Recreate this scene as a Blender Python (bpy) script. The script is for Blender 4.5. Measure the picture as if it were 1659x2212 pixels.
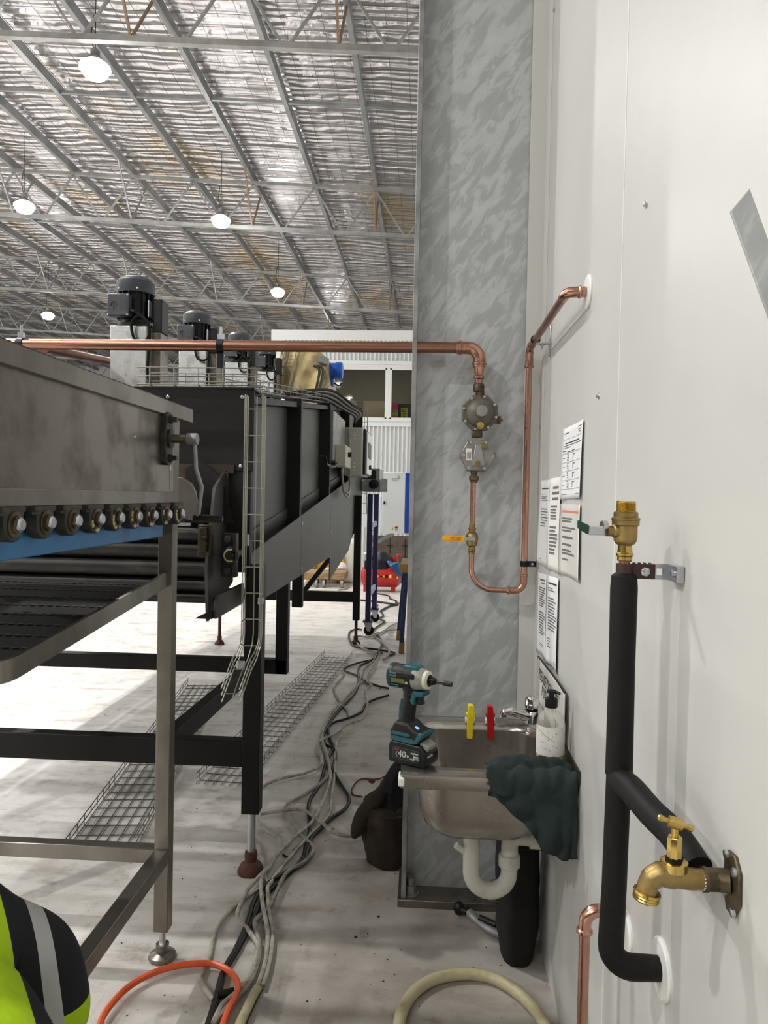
import bpy, bmesh, math, random
from mathutils import Vector, Matrix, noise
S = bpy.context.scene
for _o in list(bpy.data.objects): bpy.data.objects.remove(_o)
COL = S.collection
PI = math.pi

# ---------------------------------------------------------------- camera
F_PX, IW, IH = 1600.0, 1659.0, 2212.0
CAM = Vector((0.0, 0.0, 1.6))
YAW, PITCH, ROLL = math.radians(3.2123), math.radians(1.2463), math.radians(1.15)
RM = (Matrix.Rotation(YAW, 3, 'Z') @ Matrix.Rotation(PI/2 - PITCH, 3, 'X') @ Matrix.Rotation(ROLL, 3, 'Z'))
cd = bpy.data.cameras.new('camera'); cam = bpy.data.objects.new('camera', cd); COL.objects.link(cam)
cd.sensor_fit = 'HORIZONTAL'; cd.sensor_width = 36.0; cd.lens = 36.0*F_PX/IW
cd.clip_start = 0.02; cd.clip_end = 200
cam.matrix_world = Matrix.Translation(CAM) @ RM.to_4x4()
S.camera = cam

# ---------------------------------------------------------------- world and exposure
wd = bpy.data.worlds.new('world'); S.world = wd; wd.use_nodes = True
bg = wd.node_tree.nodes['Background']
bg.inputs[0].default_value = (0.80, 0.84, 0.90, 1); bg.inputs[1].default_value = 0.05
S.view_settings.view_transform = 'Standard'; S.view_settings.look = 'None'
S.view_settings.exposure = 0.3; S.view_settings.gamma = 1.0
S.view_settings.use_curve_mapping = False
LAMP_W = 800.0          # watts of each high bay lamp

# ---------------------------------------------------------------- helpers
def at(x, y, X=None, Y=None, Z=None):
    """world point seen at photo pixel (x, y) on the plane X=, Y= or Z="""
    d = RM @ Vector(((x - IW/2)/F_PX, (IH/2 - y)/F_PX, -1.0))
    if X is not None: t = (X - CAM.x)/d.x
    elif Y is not None: t = (Y - CAM.y)/d.y
    else: t = (Z - CAM.z)/d.z
    return CAM + d*t
V = Vector
def rnd(a, b): return random.uniform(a, b)
random.seed(7)
ORG = {}

class MB:
    def __init__(s): s.v = []; s.f = []
    def add(s, vs, fs):
        o = len(s.v); s.v += [V(p) for p in vs]; s.f += [[i+o for i in f] for f in fs]; return s
    def box(s, x0, x1, y0, y1, z0, z1):
        return s.add([(x0,y0,z0),(x1,y0,z0),(x1,y1,z0),(x0,y1,z0),(x0,y0,z1),(x1,y0,z1),(x1,y1,z1),(x0,y1,z1)],
                     [(3,2,1,0),(4,5,6,7),(0,1,5,4),(1,2,6,5),(2,3,7,6),(3,0,4,7)])
    def obox(s, c, u, v, w, hu, hv, hw):
        c = V(c); u = V(u).normalized()*hu; v = V(v).normalized()*hv; w = V(w).normalized()*hw
        if u.cross(v).dot(w) < 0: w = -w
        return s.add([c-u-v-w, c+u-v-w, c+u+v-w, c-u+v-w, c-u-v+w, c+u-v+w, c+u+v+w, c-u+v+w],
                     [(3,2,1,0),(4,5,6,7),(0,1,5,4),(1,2,6,5),(2,3,7,6),(3,0,4,7)])
    def beam(s, a, b, w, h, up=(0,0,1)):
        a = V(a); b = V(b); d = (b-a).normalized(); r = d.cross(V(up))
        if r.length < 1e-4: r = d.cross(V((1,0,0)))
        r.normalize(); u = r.cross(d)
        return s.obox((a+b)/2, d, r, u, (b-a).length/2, w/2, h/2)
    def tube(s, pts, r, n=8, cap=True, closed=False, sq=None):
        pts = [V(p) for p in pts]; m = len(pts)
        rs = r if isinstance(r, (list, tuple)) else [r]*m
        def tan(i):
            if closed: return (pts[(i+1) % m]-pts[i-1]).normalized()
            return (pts[min(i+1, m-1)]-pts[max(i-1, 0)]).normalized()
        t = tan(0); ref = V((0,0,1)) if abs(t.z) < .9 else V((1,0,0))
        nn = (ref - t*ref.dot(t)).normalized(); vs = []; fs = []
        for i in range(m):
            t = tan(i); nn = (nn - t*nn.dot(t))
            if nn.length < 1e-6: nn = t.orthogonal()
            nn.normalize(); b = t.cross(nn)
            for k in range(n):
                a = 2*PI*k/n
                vs.append(pts[i] + nn*(math.cos(a)*rs[i]*(sq or 1)) + b*(math.sin(a)*rs[i]))
        L = m if closed else m-1
        for i in range(L):
            j = (i+1) % m
            for k in range(n): fs.append((i*n+k, i*n+(k+1) % n, j*n+(k+1) % n, j*n+k))
        if cap and not closed:
            fs.append(tuple(reversed(range(n)))); fs.append(tuple(range((m-1)*n, m*n)))
        return s.add(vs, fs)
    def lathe(s, o, ax, prof, n=20, cap=True, hexa=False, ph=0):
        """profile [(radius, height along axis)]"""
        o = V(o); ax = V(ax).normalized(); u = ax.orthogonal().normalized()
        if abs(ax.z) > .99: u = V((1,0,0))
        w = ax.cross(u); vs = []; fs = []; m = len(prof)
        for r, h in prof:
            for k in range(n):
                a = 2*PI*k/n + ph; vs.append(o + ax*h + u*(math.cos(a)*r) + w*(math.sin(a)*r))
        for i in range(m-1):
            for k in range(n): fs.append((i*n+k, i*n+(k+1) % n, (i+1)*n+(k+1) % n, (i+1)*n+k))
        if cap: fs.append(tuple(reversed(range(n)))); fs.append(tuple(range((m-1)*n, m*n)))
        return s.add(vs, fs)
    def cyl(s, a, b, r, n=16): 
        a = V(a); b = V(b); return s.lathe(a, b-a, [(r,0),(r,(b-a).length)], n)
    def prism(s, poly, o, u, v, th):
        """polygon in plane (u, v) at o, extruded by th along u x v"""
        o = V(o); u = V(u); v = V(v); w = u.cross(v).normalized()*th; n = len(poly)
        a = [o+u*p[0]+v*p[1] for p in poly]; b = [p+w for p in a]
        ar = sum(poly[i][0]*poly[(i+1) % n][1]-poly[(i+1) % n][0]*poly[i][1] for i in range(n))
        fs = [tuple(reversed(range(n))), tuple(range(n, 2*n))] + [(i, (i+1) % n, n+(i+1) % n, n+i) for i in range(n)]
        if ar*th < 0: fs = [tuple(reversed(f)) for f in fs]
        return s.add(a+b, fs)
    def ell(s, c, rx, ry, rz, n=16, m=10, fn=None):
        c = V(c); vs = [c+V((0,0,-rz))]; fs = []
        for i in range(1, m):
            t = -PI/2 + PI*i/m
            for k in range(n):
                a = 2*PI*k/n; vs.append(c+V((rx*math.cos(t)*math.cos(a), ry*math.cos(t)*math.sin(a), rz*math.sin(t))))
        vs.append(c+V((0,0,rz)))
        for k in range(n): fs.append((0, 1+(k+1) % n, 1+k))
        for i in range(m-2):
            for k in range(n): fs.append((1+i*n+k, 1+i*n+(k+1) % n, 1+(i+1)*n+(k+1) % n, 1+(i+1)*n+k))
        q = 1+(m-2)*n
        for k in range(n): fs.append((q+k, q+(k+1) % n, len(vs)-1))
        if fn: vs = [fn(p) for p in vs]
        return s.add(vs, fs)
    def grid(s, nu, nv, fn):
        vs = [fn(i/nu, j/nv) for j in range(nv+1) for i in range(nu+1)]
        return s.add(vs, [(j*(nu+1)+i, j*(nu+1)+i+1, (j+1)*(nu+1)+i+1, (j+1)*(nu+1)+i) for j in range(nv) for i in range(nu)])
    def build(s, name, mat, parent=None, bevel=0, angle=35, org=None, solid=0, sub=0):
        me = bpy.data.meshes.new(name)
        if parent is not None: o = ORG[parent]
        elif org is not None: o = V(org)
        else:
            xs = [p.x for p in s.v]; ys = [p.y for p in s.v]; zs = [p.z for p in s.v]
            o = V(((min(xs)+max(xs))/2, (min(ys)+max(ys))/2, min(zs)))
        me.from_pydata([p-o for p in s.v], [], s.f); me.update()
        me.polygons.foreach_set('use_smooth', [True]*len(me.polygons))
        me.set_sharp_from_angle(angle=math.radians(angle))
        me.materials.append(mat)
        ob = bpy.data.objects.new(name, me); COL.objects.link(ob)
        if parent is not None: ob.parent = parent; ORG[ob] = o
        else: ob.location = o; ORG[ob] = o
        if bevel:
            m = ob.modifiers.new('bevel', 'BEVEL'); m.width = bevel; m.segments = 2; m.limit_method = 'ANGLE'; m.angle_limit = math.radians(40)
        if solid:
            m = ob.modifiers.new('solid', 'SOLIDIFY'); m.thickness = solid; m.offset = 0
        if sub:
            m = ob.modifiers.new('sub', 'SUBSURF'); m.levels = sub; m.render_levels = sub
        return ob
def tag(o, label, cat, group=None):
    o['label'] = label; o['category'] = cat
    if group: o['group'] = group
    return o
def struct(o): o['kind'] = 'structure'; return o
def stuff(o): o['kind'] = 'stuff'; return o
def thing(name, label, cat, loc, group=None):
    o = bpy.data.objects.new(name, None); COL.objects.link(o); o.location = loc; o.empty_display_size = .05
    ORG[o] = V(loc); return tag(o, label, cat, group)
def root_struct(name, loc):
    o = bpy.data.objects.new(name, None); COL.objects.link(o); o.location = loc; ORG[o] = V(loc); return struct(o)
def spline(pts, k=6):
    pts = [V(p) for p in pts]; out = []
    for i in range(len(pts)-1):
        p0 = pts[max(i-1,0)]; p1 = pts[i]; p2 = pts[i+1]; p3 = pts[min(i+2,len(pts)-1)]
        for j in range(k):
            t = j/k; out.append(.5*((2*p1)+(p2-p0)*t+(2*p0-5*p1+4*p2-p3)*t*t+(3*p1-p0-3*p2+p3)*t*t*t))
    return out+[pts[-1]]
def arc(c, u, v, r, a0, a1, n=8):
    c = V(c); u = V(u); v = V(v)
    return [c+u*(r*math.cos(a0+(a1-a0)*i/n))+v*(r*math.sin(a0+(a1-a0)*i/n)) for i in range(n+1)]
def bend(pts, r, n=6):
    """polyline with rounded corners of radius r"""
    pts = [V(p) for p in pts]; out = [pts[0]]
    for i in range(1, len(pts)-1):
        a = (pts[i-1]-pts[i]); b = (pts[i+1]-pts[i]); la = min(r, a.length*.49); lb = min(r, b.length*.49)
        p0 = pts[i]+a.normalized()*la; p1 = pts[i]+b.normalized()*lb
        for k in range(n+1):
            t = k/n; out.append(p0*(1-t)**2+pts[i]*(2*t*(1-t))+p1*t*t)
    return out+[pts[-1]]
def text(name, s, size, o, u, v, mat, parent, ext=.0004, align='LEFT'):
    cu = bpy.data.curves.new('tmp', 'FONT'); cu.body = s; cu.size = size; cu.extrude = ext; cu.align_x = align; cu.resolution_u = 2
    t = bpy.data.objects.new('tmp', cu); COL.objects.link(t); bpy.context.view_layer.update()
    me = bpy.data.meshes.new_from_object(t); bpy.data.objects.remove(t)
    u = V(u).normalized(); v = V(v).normalized(); w = u.cross(v); o = V(o)-ORG[parent]
    me.transform(Matrix((( u.x, v.x, w.x, o.x), (u.y, v.y, w.y, o.y), (u.z, v.z, w.z, o.z), (0,0,0,1))))
    me.materials.clear(); me.materials.append(mat); me.name = name
    ob = bpy.data.objects.new(name, me); COL.objects.link(ob); ob.parent = parent; ORG[ob] = ORG[parent]; return ob

# ---------------------------------------------------------------- materials
def nodes(name):
    m = bpy.data.materials.new(name); m.use_nodes = True; nt = m.node_tree
    return m, nt, nt.nodes, nt.links, nt.nodes['Principled BSDF']
def lin(c): return tuple((x/12.92 if x <= .04045 else ((x+.055)/1.055)**2.4) for x in c)+(1.0,)
def mat(name, c, rough=.5, metal=0.0, c2=None, vs=4.0, lo=.4, hi=.65, bump=0, bs=60, stretch=None, rvar=0, spec=None, coat=0, det=4, em=0):
    """principled material; c, c2 in sRGB, mixed by noise of scale vs"""
    m, nt, N, L, P = nodes(name)
    P.inputs['Base Color'].default_value = lin(c); P.inputs['Roughness'].default_value = rough; P.inputs['Metallic'].default_value = metal
    if spec is not None: P.inputs['Specular IOR Level'].default_value = spec
    if coat: P.inputs['Coat Weight'].default_value = coat; P.inputs['Coat Roughness'].default_value = .15
    if em: P.inputs['Emission Color'].default_value = lin(c); P.inputs['Emission Strength'].default_value = em
    tc = N.new('ShaderNodeTexCoord'); vec = tc.outputs['Object']
    if stretch:
        mp = N.new('ShaderNodeMapping'); mp.inputs['Scale'].default_value = stretch; L.new(vec, mp.inputs[0]); vec = mp.outputs[0]
    if c2 or rvar:
        n = N.new('ShaderNodeTexNoise'); n.inputs['Scale'].default_value = vs; n.inputs['Detail'].default_value = det; n.inputs['Roughness'].default_value = .6
        L.new(vec, n.inputs['Vector'])
        r = N.new('ShaderNodeMapRange'); r.inputs[1].default_value = lo; r.inputs[2].default_value = hi; L.new(n.outputs[0], r.inputs[0])
        if c2:
            mx = N.new('ShaderNodeMix'); mx.data_type = 'RGBA'; mx.inputs[6].default_value = lin(c); mx.inputs[7].default_value = lin(c2)
            L.new(r.outputs[0], mx.inputs[0]); L.new(mx.outputs[2], P.inputs['Base Color'])
        if rvar:
            r2 = N.new('ShaderNodeMapRange'); r2.inputs[3].default_value = rough-rvar; r2.inputs[4].default_value = rough+rvar
            L.new(r.outputs[0], r2.inputs[0]); L.new(r2.outputs[0], P.inputs['Roughness'])
    if bump:
        nb = N.new('ShaderNodeTexNoise'); nb.inputs['Scale'].default_value = bs; nb.inputs['Detail'].default_value = 3; L.new(vec, nb.inputs['Vector'])
        b = N.new('ShaderNodeBump'); b.inputs['Strength'].default_value = bump; b.inputs['Distance'].default_value = .002
        L.new(nb.outputs[0], b.inputs['Height']); L.new(b.outputs[0], P.inputs['Normal'])
    return m
def hexc(h): return tuple(int(h[i:i+2], 16)/255 for i in (0,2,4))
def galv_mat():
    m, nt, N, L, P = nodes('galvanised'); tc = N.new('ShaderNodeTexCoord')
    P.inputs['Metallic'].default_value = .25; P.inputs['Roughness'].default_value = .5
    mp = N.new('ShaderNodeMapping'); mp.vector_type = 'TEXTURE'; mp.inputs['Rotation'].default_value = (0,.6,0); mp.inputs['Scale'].default_value = (.55,1,1.5); L.new(tc.outputs['Object'], mp.inputs[0])
    a = N.new('ShaderNodeTexNoise'); a.inputs['Scale'].default_value = 13; a.inputs['Detail'].default_value = 10; a.inputs['Roughness'].default_value = .62; a.inputs['Distortion'].default_value = .7; L.new(mp.outputs[0], a.inputs['Vector'])
    b = N.new('ShaderNodeTexNoise'); b.inputs['Scale'].default_value = 1.1; b.inputs['Detail'].default_value = 4; L.new(mp.outputs[0], b.inputs['Vector'])
    ad = N.new('ShaderNodeMath'); ad.operation = 'MULTIPLY_ADD'; ad.inputs[1].default_value = .35; L.new(b.outputs[0], ad.inputs[0]); L.new(a.outputs[0], ad.inputs[2])
    r = N.new('ShaderNodeValToRGB'); L.new(ad.outputs[0], r.inputs[0]); e = r.color_ramp.elements
    e[0].position = .52; e[0].color = lin((.665,.68,.68)); e[1].position = .86; e[1].color = lin((.78,.79,.795))
    x = r.color_ramp.elements.new(.64); x.color = lin((.685,.70,.70)); x = r.color_ramp.elements.new(.685); x.color = lin((.74,.75,.755))
    L.new(r.outputs[0], P.inputs['Base Color']); return m
MT = dict(
 wallw = mat('white_panel', (.765,.765,.748), .40, c2=(.745,.745,.728), vs=1.5, bump=.03, bs=35),
 trimw = mat('white_trim', (.80,.80,.78), .4),
 galv = galv_mat(),
 galvd = mat('galvanised_dull', (.63,.63,.62), .48, .6, c2=(.50,.50,.50), vs=8),
 stain = mat('stainless', (.52,.50,.47), .36, .85, c2=(.42,.40,.37), vs=3.5, stretch=(1,1,.6), rvar=.08, det=6, bump=.02, bs=200),
 staind = mat('stainless_dirty', (.50,.475,.44), .4, .8, c2=(.34,.31,.28), vs=7, lo=.45, hi=.75, rvar=.1, det=7),
 bright = mat('bright_metal_sheet', (.85,.85,.84), .34, .9, c2=(.70,.70,.69), vs=9, rvar=.1),
 sinkst = mat('basin_steel', (.70,.68,.65), .27, .92, c2=(.60,.575,.545), vs=4, rvar=.07, det=6),
 chrome = mat('chrome', (.88,.88,.88), .08, 1),
 zinc = mat('zinc_plated', (.74,.75,.77), .28, .95),
 copper = mat('copper', (.78,.60,.52), .27, 1, c2=(.73,.54,.46), vs=9, rvar=.06),
 copperd = mat('copper_tarnished', (.66,.485,.41), .33, 1, c2=(.60,.43,.36), vs=6, rvar=.06),
 brass = mat('brass', (.80,.69,.40), .27, 1, c2=(.72,.61,.34), vs=20, rvar=.05),
 brassd = mat('brass_cast', (.63,.54,.35), .42, .95, c2=(.52,.44,.28), vs=25, bump=.15, bs=300),
 bronze = mat('dull_bronze', (.42,.37,.29), .45, .8, c2=(.30,.26,.2), vs=30),
 blk = mat('black_paint', (.09,.088,.087), .5, 0, c2=(.12,.117,.115), vs=2, spec=.3),
 blkgrey = mat('dark_grey_panel', (.255,.25,.24), .47, .1, c2=(.22,.215,.21), vs=1.5),
 blkbeam = mat('black_steel', (.045,.043,.043), .45, 0, c2=(.085,.08,.078), vs=6, lo=.5, hi=.75, spec=.25),
 blkpl = mat('black_plastic', (.045,.045,.05), .42, spec=.35),
 rub = mat('black_rubber', (.04,.04,.04), .75, spec=.3),
 insul = mat('black_foam_insulation', (.032,.032,.034), .62, c2=(.055,.054,.053), vs=30, bump=.3, bs=90, spec=.3),
 mgrey = mat('motor_grey', (.23,.245,.27), .45, c2=(.27,.28,.30), vs=8),
 belt = mat('sooty_belt', (.09,.085,.075), .5, .25, c2=(.23,.22,.19), vs=22, lo=.5, hi=.75, det=8, stretch=(.35,1,1)),
 soot = mat('sooty_steel', (.22,.19,.16), .55, .4, c2=(.32,.25,.2), vs=5),
 blue = mat('blue_plastic_plate', (.16,.42,.62), .45, c2=(.11,.27,.40), vs=9, lo=.55, hi=.8, det=6),
 navyp = mat('navy_paint', (.10,.11,.27), .4), bluep = mat('blue_paint', (.13,.22,.40), .4, c2=(.20,.25,.35), vs=20),
 bearing = mat('bearing_housing', (.16,.175,.165), .55, .2, c2=(.25,.22,.18), vs=30, bump=.2, bs=150),
 grease = mat('grease', (.72,.68,.52), .35),
 pvc = mat('white_pvc', (.80,.79,.75), .35, c2=(.66,.62,.56), vs=9, lo=.55, hi=.8),
 wht = mat('white_plastic', (.90,.90,.88), .35), paper = mat('paper', (.90,.905,.91), .6), paperc = mat('paper_cream', (.90,.89,.865), .6),
 lam = mat('laminate_cover', (.88,.87,.84), .22), ink = mat('ink_grey', (.42,.42,.43), .7), inkd = mat('ink_dark', (.20,.20,.21), .7), inkr = mat('ink_orange', (.86,.50,.40), .7),
 yel = mat('yellow_plastic', (.93,.83,.15), .35), red = mat('red_plastic', (.72,.05,.08), .35), yelh = mat('yellow_handle', (.95,.66,.08), .35), grnh = mat('green_handle', (.05,.25,.18), .35),
 teal = mat('teal_plastic', (.04,.30,.34), .42, c2=(.07,.35,.38), vs=30), tealdk = mat('dark_teal_plastic', (.03,.16,.20), .42), dkp = mat('charcoal_plastic', (.085,.085,.085), .5, spec=.35), lgp = mat('pale_grey_plastic', (.55,.55,.51), .4),
 cab_g = mat('grey_cable', (.58,.56,.51), .5, c2=(.45,.43,.39), vs=20), cab_w = mat('pale_cable', (.68,.66,.61), .45, c2=(.50,.47,.42), vs=25), cab_k = mat('black_cable', (.035,.035,.04), .45, spec=.35),
 hose_c = mat('cream_hose', (.74,.70,.56), .45, c2=(.60,.55,.42), vs=20, lo=.5, hi=.8), orange = mat('orange_hose', (.83,.33,.14), .4),
 rust = mat('rust_red', (.32,.16,.12), .7, c2=(.24,.11,.08), vs=40), wire = mat('tray_wire', (.47,.46,.44), .38, .85), wirey = mat('tray_wire_warm', (.66,.65,.60), .36, .85),
 gold = mat('gold_foil_wrap', (.78,.71,.52), .35, .55, c2=(.62,.54,.37), vs=7, bump=.6, bs=14), bmot = mat('blue_motor', (.05,.33,.70), .35),
 cabw = mat('cabinet_white', (.90,.91,.915), .4), cabb = mat('cabinet_blue', (.10,.27,.66), .4), offw = mat('office_cladding', (.86,.87,.865), .45), offd = mat('office_interior', (.36,.35,.31), .7),
 card = mat('cardboard', (.66,.60,.50), .8), glass = None, redp = mat('red_paint', (.72,.12,.11), .3, c2=(.62,.08,.08), vs=6), yelp = mat('yellow_paint', (.85,.65,.10), .45, c2=(.70,.50,.08), vs=9),
 wood = mat('timber', (.60,.49,.36), .7, c2=(.44,.34,.23), vs=7, stretch=(1,6,6)), wrap = mat('white_wrap', (.82,.81,.77), .4, bump=.5, bs=12), brown = mat('brown_board', (.34,.30,.26), .8, c2=(.28,.25,.22), vs=8),
 cloth = mat('dark_green_cloth', (.13,.185,.18), .95, c2=(.10,.145,.14), vs=14, bump=.5, bs=260), canvas = mat('brown_canvas', (.21,.17,.13), .9, c2=(.15,.12,.09), vs=12, bump=.4, bs=200), navyc = mat('navy_cloth', (.06,.07,.10), .9),
 bagk = mat('black_bag', (.035,.035,.037), .85), beige = mat('beige_box', (.68,.665,.61), .45), skin = mat('skin', (.80,.60,.50), .55), hair = mat('dark_hair', (.13,.10,.08), .7), denim = mat('work_trousers', (.12,.13,.17), .9),
 truss = mat('truss_galv', (.66,.66,.65), .45, .45, c2=(.55,.55,.54), vs=3), brownst = mat('primer_brown', (.56,.46,.37), .55, .2), purl = mat('purlin_galv', (.62,.63,.635), .45, .5, c2=(.52,.53,.535), vs=2),
 floorchip = mat('debris', (.16,.12,.10), .8), redcord = mat('red_cord', (.33,.07,.08), .6),
)
def glassm(name, c, rough=.02, tr=1.0, ior=1.45):
    m, nt, N, L, P = nodes(name); P.inputs['Base Color'].default_value = lin(c); P.inputs['Roughness'].default_value = rough
    P.inputs['Transmission Weight'].default_value = tr; P.inputs['IOR'].default_value = ior; return m
MT['glass'] = glassm('window_glass', (.97,.98,.98), .0, 1, 1.02)
def thin_glass(name, c, alpha):
    m, nt, N, L, P = nodes(name); P.inputs['Base Color'].default_value = lin(c); P.inputs['Roughness'].default_value = .02; P.inputs['Alpha'].default_value = alpha; return m
MT['bottle'] = thin_glass('clear_bottle', (.86,.86,.82), .28)
MT['winpane'] = thin_glass('tinted_pane', (.10,.10,.09), .25)
MT['soap'] = mat('yellow_soap', (.80,.78,.25), .2)
def em(name, c, s):
    m, nt, N, L, P = nodes(name); P.inputs['Base Color'].default_value = (0,0,0,1)
    P.inputs['Emission Color'].default_value = lin(c); P.inputs['Emission Strength'].default_value = s; return m
MT['lampglow'] = em('lamp_lens', (1,.98,.95), 40)
MT['lampglass'] = em('lamp_refractor', (1,.98,.95), 5)
MT['officefill'] = em('office_fill', (1,.97,.9), 90)
MT['led'] = em('led_tube', (1,1,1), 6)
MT['ledblue'] = em('driver_light_strip', (.55,.75,1), 1.0)

def floor_mat():
    m, nt, N, L, P = nodes('painted_concrete')
    tc = N.new('ShaderNodeTexCoord')
    def noi(sc, det, stretch=None, rot=0):
        v = tc.outputs['Object']
        if stretch:
            mp = N.new('ShaderNodeMapping'); mp.inputs['Scale'].default_value = stretch; mp.inputs['Rotation'].default_value = (0,0,rot); L.new(v, mp.inputs[0]); v = mp.outputs[0]
        n = N.new('ShaderNodeTexNoise'); n.inputs['Scale'].default_value = sc; n.inputs['Detail'].default_value = det; n.inputs['Roughness'].default_value = .65; L.new(v, n.inputs['Vector']); return n.outputs[0]
    def rng(o, a, b, c=0, d=1):
        r = N.new('ShaderNodeMapRange'); r.inputs[1].default_value = a; r.inputs[2].default_value = b; r.inputs[3].default_value = c; r.inputs[4].default_value = d; L.new(o, r.inputs[0]); return r.outputs[0]
    def mix(f, a, b):
        x = N.new('ShaderNodeMix'); x.data_type = 'RGBA'; L.new(f, x.inputs[0])
        if isinstance(a, tuple): x.inputs[6].default_value = lin(a)
        else: L.new(a, x.inputs[6])
        x.inputs[7].default_value = lin(b); return x.outputs[2]
    c = mix(rng(noi(.9, 4), .35, .7), (.84,.83,.81), (.785,.765,.74))
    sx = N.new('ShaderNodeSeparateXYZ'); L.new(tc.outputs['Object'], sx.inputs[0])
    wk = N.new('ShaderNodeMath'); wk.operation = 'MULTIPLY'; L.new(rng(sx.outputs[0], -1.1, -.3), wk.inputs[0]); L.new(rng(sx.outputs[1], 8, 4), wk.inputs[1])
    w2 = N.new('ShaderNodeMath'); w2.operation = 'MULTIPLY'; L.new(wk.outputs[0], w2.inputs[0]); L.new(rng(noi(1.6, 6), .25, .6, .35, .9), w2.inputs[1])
    c = mix(w2.outputs[0], c, (.60,.57,.53))                                            # walkway dirt beside the wall, darkened further to deepen the aisle's shade
    c = mix(rng(noi(3.2, 8, (1,2.6,1), .5), .48, .70, 0, .65), c, (.56,.51,.465))       # scuffs
    c = mix(rng(noi(7, 9, (1,1,1)), .56, .74, 0, .7), c, (.44,.38,.33))                # dirt
    c = mix(rng(noi(5, 6, (5,.35,1), .6), .64, .72, 0, .45), c, (.55,.48,.43))         # drag marks
    c = mix(rng(noi(60, 3), .70, .76, 0, .8), c, (.36,.30,.26))                         # specks
    L.new(c, P.inputs['Base Color'])
    L.new(rng(noi(4, 5), .35, .7, .30, .5), P.inputs['Roughness'])
    b = N.new('ShaderNodeBump'); b.inputs['Strength'].default_value = .12; b.inputs['Distance'].default_value = .004
    L.new(noi(25, 4), b.inputs['Height']); L.new(b.outputs[0], P.inputs['Normal'])
    return m
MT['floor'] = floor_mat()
def foil_mat():
    m, nt, N, L, P = nodes('silver_foil')
    tc = N.new('ShaderNodeTexCoord')
    def noi(sc, det, st):
        mp = N.new('ShaderNodeMapping'); mp.inputs['Scale'].default_value = st; L.new(tc.outputs['Object'], mp.inputs[0])
        n = N.new('ShaderNodeTexNoise'); n.inputs['Scale'].default_value = sc; n.inputs['Detail'].default_value = det; n.inputs['Roughness'].default_value = .6; L.new(mp.outputs[0], n.inputs['Vector']); return n.outputs[0]
    P.inputs['Metallic'].default_value = .8; P.inputs['Roughness'].default_value = .30
    r = N.new('ShaderNodeMapRange'); r.inputs[1].default_value = .55; r.inputs[2].default_value = .78; L.new(noi(.5, 4, (1,.5,1)), r.inputs[0])
    x = N.new('ShaderNodeMix'); x.data_type = 'RGBA'; x.inputs[6].default_value = lin((.82,.81,.82)); x.inputs[7].default_value = lin((.84,.74,.52)); L.new(r.outputs[0], x.inputs[0])
    L.new(x.outputs[2], P.inputs['Base Color'])
    b = N.new('ShaderNodeBump'); b.inputs['Strength'].default_value = 1.0; b.inputs['Distance'].default_value = .045
    wv = N.new('ShaderNodeTexWave'); wv.wave_type = 'BANDS'; wv.bands_direction = 'Y'; wv.inputs['Scale'].default_value = 2.1; wv.inputs['Distortion'].default_value = 3.2; wv.inputs['Detail'].default_value = 2.5; wv.inputs['Detail Scale'].default_value = .9
    L.new(tc.outputs['Object'], wv.inputs['Vector'])
    ad = N.new('ShaderNodeMath'); ad.operation = 'MULTIPLY_ADD'; ad.inputs[1].default_value = 1.3; L.new(noi(1.6, 4, (1.5,2.4,1)), ad.inputs[0]); L.new(wv.outputs['Fac'], ad.inputs[2])
    L.new(ad.outputs[0], b.inputs['Height']); L.new(b.outputs[0], P.inputs['Normal'])
    return m
MT['foil'] = foil_mat()
# ================================================================ setting
WX = .44                                   # face of the white panel wall
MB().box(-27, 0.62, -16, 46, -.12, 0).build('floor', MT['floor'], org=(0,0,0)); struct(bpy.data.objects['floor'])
wall = struct(MB().box(WX+.012, WX+.11, -16, 2.955, 0, 4.4).build('wall_right', MT['trimw']))
for a, b in ((-16, -4.28), (-4.28, -3.08), (-3.08, -1.88), (-1.88, -.68), (-.68, .52), (.52, 1.745), (1.745, 2.955)):
    MB().box(WX, WX+.014, a+.0018, b-.0018, .0, 4.4).build('wall_panel', MT['wallw'], wall, bevel=.0015)
struct(MB().box(WX-.062, WX, 2.944, 2.956, 0, 4.4).box(WX-.0022, WX, 2.85, 2.944, 0, 4.4).build('trim_1', MT['trimw'], bevel=.001))
struct(MB().box(WX+.05, .62, 3.15, 46, 0, 8.0).build('wall_hall', MT['offw']))
struct(MB().box(-27, .62, 45.9, 46, 0, 9.6).build('wall_back', MT['offw']))
struct(MB().box(-27.1, -27, -16, 46, 0, 9.6).build('wall_left', MT['offw']))
MB().box(WX-.0012, WX+.001, 1.7425, 1.7475, 0, 4.4).build('joint_highlight', MT['wht'], wall)  # white bead, paler than the panels to paint the joint's highlight
# screws on the wall
def wall_screw(px, py, label):
    p = at(px, py, X=WX)
    o = MB().lathe(p, (-1,0,0), [(.009,-.001),(.009,.001),(.0055,.002),(.0055,.006),(.003,.007)], 8).build('wall_screw', MT['zinc'], org=p)
    return tag(o, label, 'screw', 'screws in the white wall')
wall_screw(1294, 855, 'small hex-head screw in the white wall right of the tall copper pipe')
wall_screw(1198, 22, 'small screw near the top of the white corner trim')
wall_screw(1168, 925, 'small screw in the corner trim left of the topmost notice')
wall_screw(1397, 441, 'tiny dark screw hole high on the white wall panel')

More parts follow.
